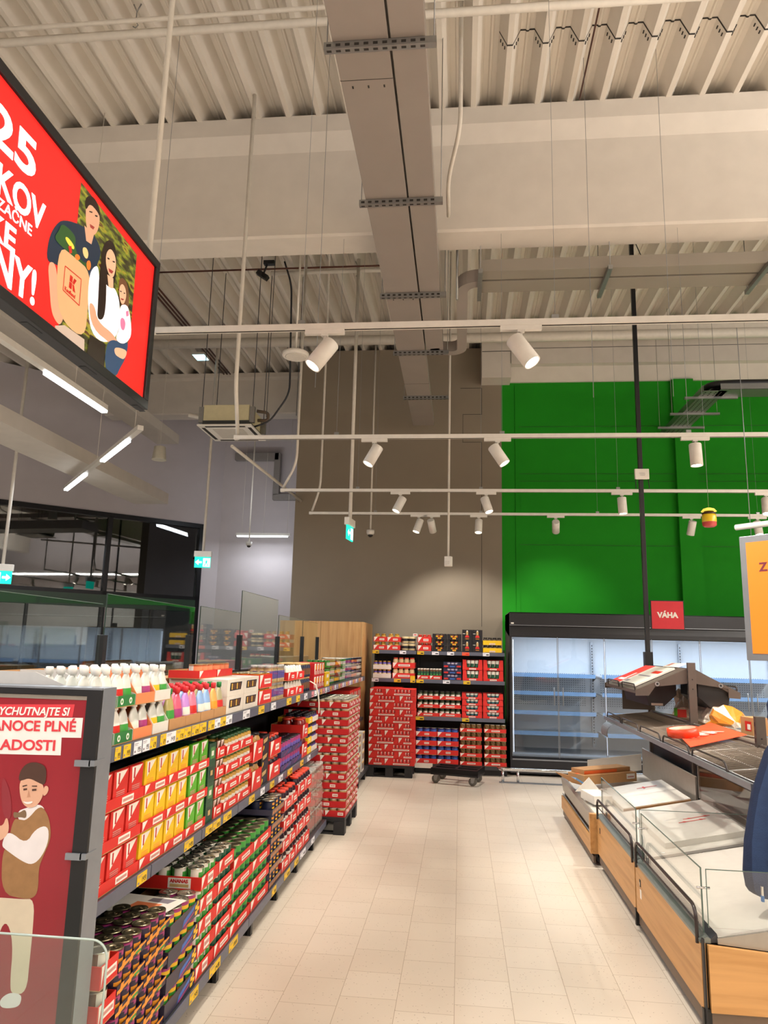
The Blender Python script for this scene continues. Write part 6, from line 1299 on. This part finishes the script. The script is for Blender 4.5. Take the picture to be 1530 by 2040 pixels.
# ================================================================ RED LIGHT-BOX DISPLAY (prints lie flat on its face)
DISP = {'market':[(2.6,3.551),(3.142,3.532),(3.153,3.118),(3.128,3.036),(3.049,2.853),(2.78,2.846),(2.55,2.844),(2.607,3.221)],
 'navy':[(2.426,3.087),(2.424,3.181),(2.455,3.26),(2.507,3.321),(2.659,3.384),(2.762,3.394),(2.817,3.352),(2.787,3.268),(2.751,3.143),(2.49,3.116)],
 'skin1':[(2.433,3.093),(2.49,3.116),(2.525,3.002),(2.587,2.951),(2.567,2.887),(2.532,2.887),(2.493,2.912),(2.464,2.999)],
 'leaf':[(2.454,3.206),(2.482,3.254),(2.493,3.293),(2.55,3.304),(2.605,3.299),(2.601,3.249),(2.663,3.222),(2.716,3.244),(2.717,3.201),(2.668,3.193),(2.608,3.214),(2.505,3.2)],
 'tan':[(2.49,3.198),(2.609,3.211),(2.743,3.219),(2.749,3.062),(2.753,2.911),(2.583,2.904),(2.512,2.987)],
 'lemon':[(2.524,3.249),(2.544,3.265),(2.6,3.256),(2.597,3.235),(2.557,3.235)],
 'orange':[(2.607,3.221),(2.631,3.239),(2.653,3.233),(2.637,3.211),(2.616,3.207)],
 'orange2':[(2.699,3.243),(2.724,3.265),(2.74,3.245),(2.729,3.215),(2.707,3.215)],
 'pear':[(2.657,3.286),(2.69,3.302),(2.711,3.282),(2.7,3.251),(2.667,3.256)],
 'tomato':[(2.554,3.229),(2.576,3.242),(2.587,3.218),(2.57,3.204)],
 'pantsA':[(2.53,2.87),(2.596,2.903),(2.753,2.911),(2.763,2.847),(2.544,2.845)],
 'neck1':[(2.658,3.387),(2.739,3.393),(2.727,3.34),(2.684,3.331)],
 'face1':[(2.65,3.488),(2.677,3.514),(2.734,3.531),(2.772,3.501),(2.771,3.442),(2.744,3.391),(2.697,3.375),(2.665,3.4)],
 'hair1':[(2.64,3.481),(2.653,3.526),(2.707,3.555),(2.761,3.536),(2.772,3.497),(2.746,3.51),(2.679,3.507),(2.657,3.455)],
 'hair2':[(2.814,3.367),(2.836,3.418),(2.878,3.456),(2.931,3.445),(2.951,3.395),(2.959,3.286),(2.922,3.233),(2.891,3.141),(2.89,3.069),(2.833,3.038),(2.828,3.101),(2.813,3.216),(2.819,3.303)],
 'face2':[(2.849,3.37),(2.885,3.418),(2.936,3.404),(2.951,3.36),(2.936,3.291),(2.895,3.286),(2.859,3.317)],
 'neck2':[(2.88,3.282),(2.936,3.293),(2.947,3.237),(2.909,3.217)],
 'white2':[(2.741,3.081),(2.733,3.197),(2.759,3.252),(2.8,3.28),(2.827,3.182),(2.857,3.232),(2.922,3.233),(2.959,3.26),(3.02,3.214),(3.041,3.067),(2.927,2.964),(2.793,2.955)],
 'hair2b':[(2.808,3.28),(2.839,3.322),(2.874,3.266),(2.894,3.142),(2.887,3.065),(2.832,3.041),(2.826,3.108)],
 'arm2':[(2.746,3.081),(2.799,3.093),(2.837,3.032),(2.994,3.042),(3.054,3.004),(3.034,2.944),(2.979,2.989),(2.799,2.98)],
 'pants2':[(2.789,2.951),(2.927,2.964),(2.934,2.844),(2.776,2.845)],
 'hair3':[(2.979,3.306),(3.013,3.342),(3.067,3.34),(3.096,3.288),(3.104,3.22),(3.016,3.194)],
 'face3':[(2.989,3.276),(3.018,3.314),(3.056,3.303),(3.069,3.265),(3.047,3.214),(3.011,3.218)],
 'top3':[(3.012,3.192),(3.062,3.23),(3.108,3.229),(3.161,3.122),(3.123,3.061),(3.067,3.027),(3.001,3.024),(3.036,3.091)],
 'pink1':[(3.03,3.14),(3.062,3.16),(3.089,3.142),(3.079,3.098),(3.044,3.095)],
 'pink2':[(3.077,3.198),(3.102,3.215),(3.11,3.192),(3.087,3.176)],
 'jeans3':[(2.925,2.972),(2.998,3.022),(3.068,3.023),(3.133,3.074),(3.121,2.981),(3.073,2.909),(3.045,2.854),(2.934,2.844)],
 'hand3':[(2.998,2.98),(3.054,3.004),(3.131,3.02),(3.106,2.966),(3.063,2.956),(3.012,2.952)],
 'eyeA':[(2.681,3.471),(2.706,3.483),(2.707,3.477),(2.682,3.466)],
 'eyeB':[(2.729,3.483),(2.75,3.492),(2.75,3.485),(2.73,3.477)],
 'mouth1':[(2.696,3.418),(2.736,3.428),(2.728,3.411),(2.702,3.406)],
 'eyeC':[(2.864,3.358),(2.883,3.363),(2.883,3.356),(2.866,3.351)],
 'eyeD':[(2.912,3.368),(2.933,3.376),(2.932,3.369),(2.913,3.362)],
 'mouth2':[(2.881,3.314),(2.929,3.324),(2.916,3.305),(2.892,3.301)],
 'eyeE':[(3.001,3.267),(3.018,3.272),(3.019,3.267),(3.002,3.262)],
 'eyeF':[(3.038,3.276),(3.052,3.281),(3.053,3.276),(3.039,3.271)],
 'mouth3':[(3.014,3.235),(3.048,3.247),(3.039,3.236),(3.021,3.23)]}
POST = {'hair':[(-1.472,1.18),(-1.47,1.21),(-1.45,1.236),(-1.417,1.242),(-1.383,1.231),(-1.375,1.208),(-1.376,1.169),(-1.396,1.174),(-1.434,1.19),(-1.46,1.18)],
 'face':[(-1.47,1.179),(-1.441,1.192),(-1.397,1.18),(-1.382,1.169),(-1.378,1.148),(-1.385,1.119),(-1.406,1.097),(-1.436,1.096),(-1.458,1.121)],
 'ear':[(-1.381,1.163),(-1.369,1.169),(-1.361,1.158),(-1.367,1.14),(-1.38,1.133)],
 'collar':[(-1.464,1.083),(-1.436,1.094),(-1.388,1.111),(-1.363,1.087),(-1.424,1.055),(-1.457,1.051)],
 'bow':[(-1.479,1.082),(-1.457,1.077),(-1.436,1.093),(-1.428,1.061),(-1.453,1.066),(-1.474,1.059)],
 'vest':[(-1.476,1.059),(-1.452,1.057),(-1.428,1.055),(-1.386,1.108),(-1.355,1.076),(-1.341,1.033),(-1.338,0.999),(-1.358,0.946),(-1.369,0.911),(-1.362,0.844),(-1.376,0.819),(-1.414,0.815),(-1.487,0.828),(-1.502,0.944),(-1.484,0.98)],
 'sleeve':[(-1.506,0.973),(-1.5,1.002),(-1.482,1.019),(-1.422,0.982),(-1.394,1.031),(-1.352,1.045),(-1.343,0.998),(-1.362,0.946),(-1.391,0.919),(-1.428,0.928),(-1.491,0.962)],
 'hand':[(-1.527,1.033),(-1.508,1.037),(-1.503,1.06),(-1.494,1.058),(-1.485,1.023),(-1.496,0.999),(-1.521,0.984)],
 'trousers':[(-1.505,0.813),(-1.485,0.815),(-1.414,0.814),(-1.372,0.818),(-1.367,0.721),(-1.367,0.639),(-1.366,0.541),(-1.412,0.533),(-1.425,0.554),(-1.429,0.689),(-1.464,0.754),(-1.488,0.686)],
 'shoe':[(-1.453,0.517),(-1.424,0.539),(-1.386,0.537),(-1.38,0.522),(-1.387,0.5),(-1.424,0.492),(-1.45,0.495)],
 'brow1':[(-1.456,1.164),(-1.44,1.168),(-1.438,1.165),(-1.454,1.16)],
 'brow2':[(-1.422,1.166),(-1.404,1.167),(-1.403,1.163),(-1.422,1.163)],
 'nose':[(-1.432,1.152),(-1.423,1.131),(-1.435,1.128),(-1.434,1.132)],
 'eye1':[(-1.451,1.155),(-1.438,1.157),(-1.437,1.152),(-1.45,1.149)],
 'eye2':[(-1.42,1.155),(-1.405,1.157),(-1.404,1.151),(-1.419,1.149)],
 'mouth':[(-1.45,1.116),(-1.431,1.113),(-1.412,1.118),(-1.415,1.11),(-1.434,1.106)],
 'scrib':[(-1.534,1.189),(-1.516,1.178),(-1.493,1.131),(-1.482,1.067),(-1.496,1.049),(-1.52,1.083)],
 'redband':[(-1.722,1.42),(-1.301,1.433),(-1.305,1.391),(-1.716,1.378)],
 'whiteA':[(-1.716,1.378),(-1.267,1.39),(-1.267,1.325),(-1.707,1.315)],
 'whiteB':[(-1.619,1.317),(-1.336,1.324),(-1.333,1.266),(-1.611,1.261)]}
def pm(n, c, e=.35): return mat('print_'+n, c, 0.3, var=.03, emit=c, estr=e)
dz = thing('lightbox_display', 'big red hanging display with white words and a family carrying a paper bag', 'display', (-1.6138, 1.35, 2.81))
obj('frame', MB().box(-.04, .02, 0, 2.04, 0, .045, DARKB).box(-.04, .02, 0, 2.04, .77, .815, DARKB).box(-.04, .02, 1.995, 2.04, .045, .77, DARKB).box(-.04, .02, 0, .045, .045, .77, DARKB), dz, bevel=.004)
obj('back_cover', MB().box(-.03, .0, .046, 1.994, .046, .769, DARK), dz); 
for y in (1.02, 1.45, 1.96): obj('bottom_slot', MB().box(-.03, .0, y, y+.10, -.0015, -.0003, BLACK), dz)
obj('poster_face', MB().box(.0005, .008, .046, 1.994, .046, .769, pm('display_red', 'dd2420', .36)), dz)
obj('rod', MB().tube([(-.02, 2.12-.0, .9), (-.02, 2.12, .9)], .001, WHITE, 4) if False else MB().tube([(-.02, 1.98, .8), (-.02, 1.98, DECK-2.81)], .016, WHITE, 8), dz); obj('rod', MB().tube([(-.02, .3, .8), (-.02, .3, DECK-2.81)], .016, WHITE, 8), dz)
def soft(p, n=2):
    for _ in range(n):
        q = []
        for a, b in zip(p, p[1:]+p[:1]): q += [(a[0]*.75+b[0]*.25, a[1]*.75+b[1]*.25), (a[0]*.25+b[0]*.75, a[1]*.25+b[1]*.75)]
        p = q
    return p
def flat(polys, names, base, origin, axis, parent, name, lift):
    m = MB()
    for i, (k, c) in enumerate(names):
        p = polys[k] if len(polys[k]) == 4 or k in ('market', 'pantsA') else soft(polys[k]); o = base + lift*(i+1)
        if axis == 'x': m.poly([(o, a-origin[1], b-origin[2]) for a, b in p], c)
        else: m.poly([(a-origin[0], o, b-origin[2]) for a, b in p], c)
    return obj(name, m, parent)
SK = pm('skin', 'd9a483'); SK2 = pm('skin_light', 'e4b592'); HR = pm('dark_hair', '2a1a14', .1); HB = pm('brown_hair', '7a5236', .2); NV = pm('navy_shirt', '1d3148', .2); WH = pm('white_shirt', 'efe9ea', .5); LF = pm('leaf', '2f5a2a', .25)
TN = pm('paper_bag', 'd8a878', .4); LM = pm('lemon', 'ead24a', .4); OG = pm('carrot', 'e8782a', .4); TM = pm('tomato', 'c0281e', .4); PR_ = pm('pear', 'e4c282', .4); PTA = pm('beige_trousers', 'cbb6a6', .3); PTB = pm('dark_trousers', '2a2018', .15); JNS = pm('denim', '2f4c70', .25); PK = pm('pink_pattern', 'e07aa0', .4); LIP = pm('lip', 'b0443c', .2)
flat(DISP, [('market', market_mat())], .0082, (0, 1.35, 2.81), 'x', dz, 'printed_market', .0004)
flat(DISP, [('navy', NV), ('pantsA', PTA), ('neck1', SK), ('face1', SK), ('hair1', HR), ('eyeA', HR), ('eyeB', HR), ('mouth1', LIP), ('skin1', SK)], .0088, (0, 1.35, 2.81), 'x', dz, 'printed_man', .0002)
flat(DISP, [('hair2', HR), ('neck2', SK2), ('face2', SK2), ('white2', WH), ('hair2b', HR), ('pants2', PTB), ('arm2', SK), ('eyeC', HR), ('eyeD', HR), ('mouth2', LIP)], .0108, (0, 1.35, 2.81), 'x', dz, 'printed_woman', .0002)
flat(DISP, [('hair3', HB), ('top3', WH), ('pink1', PK), ('pink2', PK), ('jeans3', JNS), ('face3', SK2), ('eyeE', HR), ('eyeF', HR), ('mouth3', LIP), ('hand3', SK2)], .0130, (0, 1.35, 2.81), 'x', dz, 'printed_girl', .0002)
bagp = flat(DISP, [('leaf', LF), ('tan', TN), ('lemon', LM), ('orange', OG), ('orange2', OG), ('pear', PR_), ('tomato', TM)], .0108, (0, 1.35, 2.81), 'x', dz, 'printed_paper_bag', .0002)
LR = pm('logo_red', 'c8281e', .3)
def dpt(y, z, o=.0128): return (o, y-1.35, z-2.81)
def dq(m, pts, c=LR): m.poly([dpt(*p) for p in pts], c)
m = MB(); c4 = [(2.548, 3.137), (2.674, 3.146), (2.680, 3.030), (2.552, 3.034)]
for (a, b) in zip(c4, c4[1:]+c4[:1]):
    d = Vector((b[0]-a[0], b[1]-a[1])).normalized(); n_ = Vector((-d.y, d.x))*.0022; dq(m, [(a[0]-n_.x, a[1]-n_.y), (b[0]-n_.x, b[1]-n_.y), (b[0]+n_.x, b[1]+n_.y), (a[0]+n_.x, a[1]+n_.y)])
kx, kz, ks = 2.590, 3.066, .056
for pts in ([(0, .52), (.40, .52), (.40, 1), (0, 1)], [(0, 0), (.40, 0), (.40, .48), (0, .48)], [(.44, .54), (.62, 1), (1, 1), (.70, .52)], [(.44, .46), (.70, .48), (1, 0), (.62, 0)]): dq(m, [(kx+ks*.9*a, kz+ks*b) for a, b in pts])
obj('printed_emblem', m, bagp)
text('lettering', bagp, 'Kaufland', .0235, LR, plane_frame(dpt(2.561, 3.041), (0, 1, .0), (0, 0, 1)), bold=.0003)
WD = pm('display_white', 'ffffff', .85)
for s, cap, y, z, ft in (('25', .152, 2.308, 3.345, .275), ('ROKOV', .112, 2.385, 3.187, .49), ('ZAČNE', .043, 2.320, 3.129, .205), ('KE', .092, 2.238, 3.012, .155), ('NY!', .135, 2.393, 2.886, .25)):
    text('lettering', dz, s, cap/.727, WD, plane_frame((.0092, y-1.35, z-2.81), (0, 1, .06), (0, -.06, 1)), bold=cap*(.035 if s != 'ZAČNE' else .012), align='RIGHT', fit=ft)

# ================================================================ POSTER LIGHT BOX AT THE NEAR END OF THE SHELVING
pf_ = thing('poster_stand', 'tall framed red poster of a smiling boy at the near end of the shelves', 'poster', (-1.62, 2.41, 0))
SIL = mat('poster_grey_profile', '8b9097', 0.4, 0.4)
obj('housing', MB().box(-.44, .413, .0135, .11, .02, 1.488, SIL), pf_, bevel=.003)
obj('frame', MB().box(-.44, .412, .0, .013, 1.462, 1.482, BLACK).box(.362, .412, .0, .013, .02, 1.462, BLACK).box(-.44, -.39, .0, .013, .02, 1.462, BLACK).box(-.39, .362, .0, .013, .02, .06, BLACK), pf_)
obj('top_profile', MB().box(-.44, .413, .0, .013, 1.4825, 1.489, SIL), pf_)
obj('poster_face', MB().box(-.389, .361, .005, .012, .061, 1.461, mat('poster_red', '93202c', 0.35, var=.08, scale=2, stretch=(4, 4, .3))), pf_)
obj('top_strip', MB().box(-.389, .361, .003, .0049, 1.448, 1.461, STG), pf_)
PS = mat('poster_skin', 'd9a88c', .5); PVT = mat('poster_vest', '9a7148', .8, var=.1, scale=40); PWS = mat('poster_white', 'e4dcdc', .6); PTR = mat('poster_trousers', 'd8c6ae', .7); PHR = mat('poster_hair', '4a2e22', .6); PBW = mat('poster_bow', '7d6248', .7); PRD = mat('poster_band_red', 'd83a44', .5); PWB = mat('poster_band_white', 'efe9e4', .5)
flat(POST, [('trousers', PTR), ('shoe', PWS), ('collar', PWS), ('vest', PVT), ('sleeve', PWS), ('scrib', mat('poster_wrap', '8e2a34', .5)), ('hand', PS), ('bow', PBW)], .0048, (-1.62, 2.41, 0), 'y', pf_, 'printed_clothes', -.0002)
flat(POST, [('ear', PS), ('face', PS), ('hair', PHR), ('brow1', PHR), ('brow2', PHR), ('nose', mat('poster_skin_shade', 'c08c70', .5)), ('eye1', PHR), ('eye2', PHR), ('mouth', PWB)], .0030, (-1.62, 2.41, 0), 'y', pf_, 'printed_face', -.0002)
bd = flat(POST, [('redband', PRD), ('whiteA', PWB), ('whiteB', PWB)], .0046, (-1.62, 2.41, 0), 'y', pf_, 'text_bands', -.0002)
for s, x, z, cap, c, sh, ft in (('VYCHUTNAJTE SI', -1.318, 1.396, .027, PWB, .2, .275), ('VIANOCE PLNÉ', -1.288, 1.345, .0345, PRD, 0, .345), ('RADOSTI', -1.352, 1.281, .0345, PRD, 0, .226)):
    text('lettering', bd, s, cap/.727, c, plane_frame((x+1.62, .0030, z), (1, 0, .022), (-.022, 0, 1)), bold=cap*.03, shear=sh, align='RIGHT', fit=ft)
for z in (1.245, .955):
    m = MB(); m.box(.345, .400, -.010, -.001, z-.010, z+.010, SIL); m.box(.395, .4155, -.010, .06, z-.008, z+.010, SIL); o = obj('clip', m, pf_); o['label'] = 'pale metal clip'
obj('foot', MB().box(-.40, .38, .02, .10, 0, .0195, BLACK), pf_)
# low glass screen in front of the poster, with a rounded corner
m = MB(); x1, zt_ = -1.035, .772
pr = [(-2.1, .12), (x1, .12), (x1, zt_-.05)] + [(x1-.05+.05*math.cos(a*PI/12), zt_-.05+.05*math.sin(a*PI/12)) for a in range(1, 7)] + [(-2.1, zt_)]
gs = thing('glass_screen', 'low clear glass screen with rounded corner in front of the boy poster', 'glass screen', (0, 2.25, 0))
obj('pane', MB().prism(pr, 'y', 0, .006, SG), gs)
obj('polished_edge', MB().tube([(p[0], .003, p[1]) for p in pr[1:]], .0034, mat('bright_glass_edge', 'b5c4bc', 0.15), 6), gs)
obj('base_clamp', MB().box(-2.1, -1.06, -.03, .036, 0, .13, DARKB), gs)
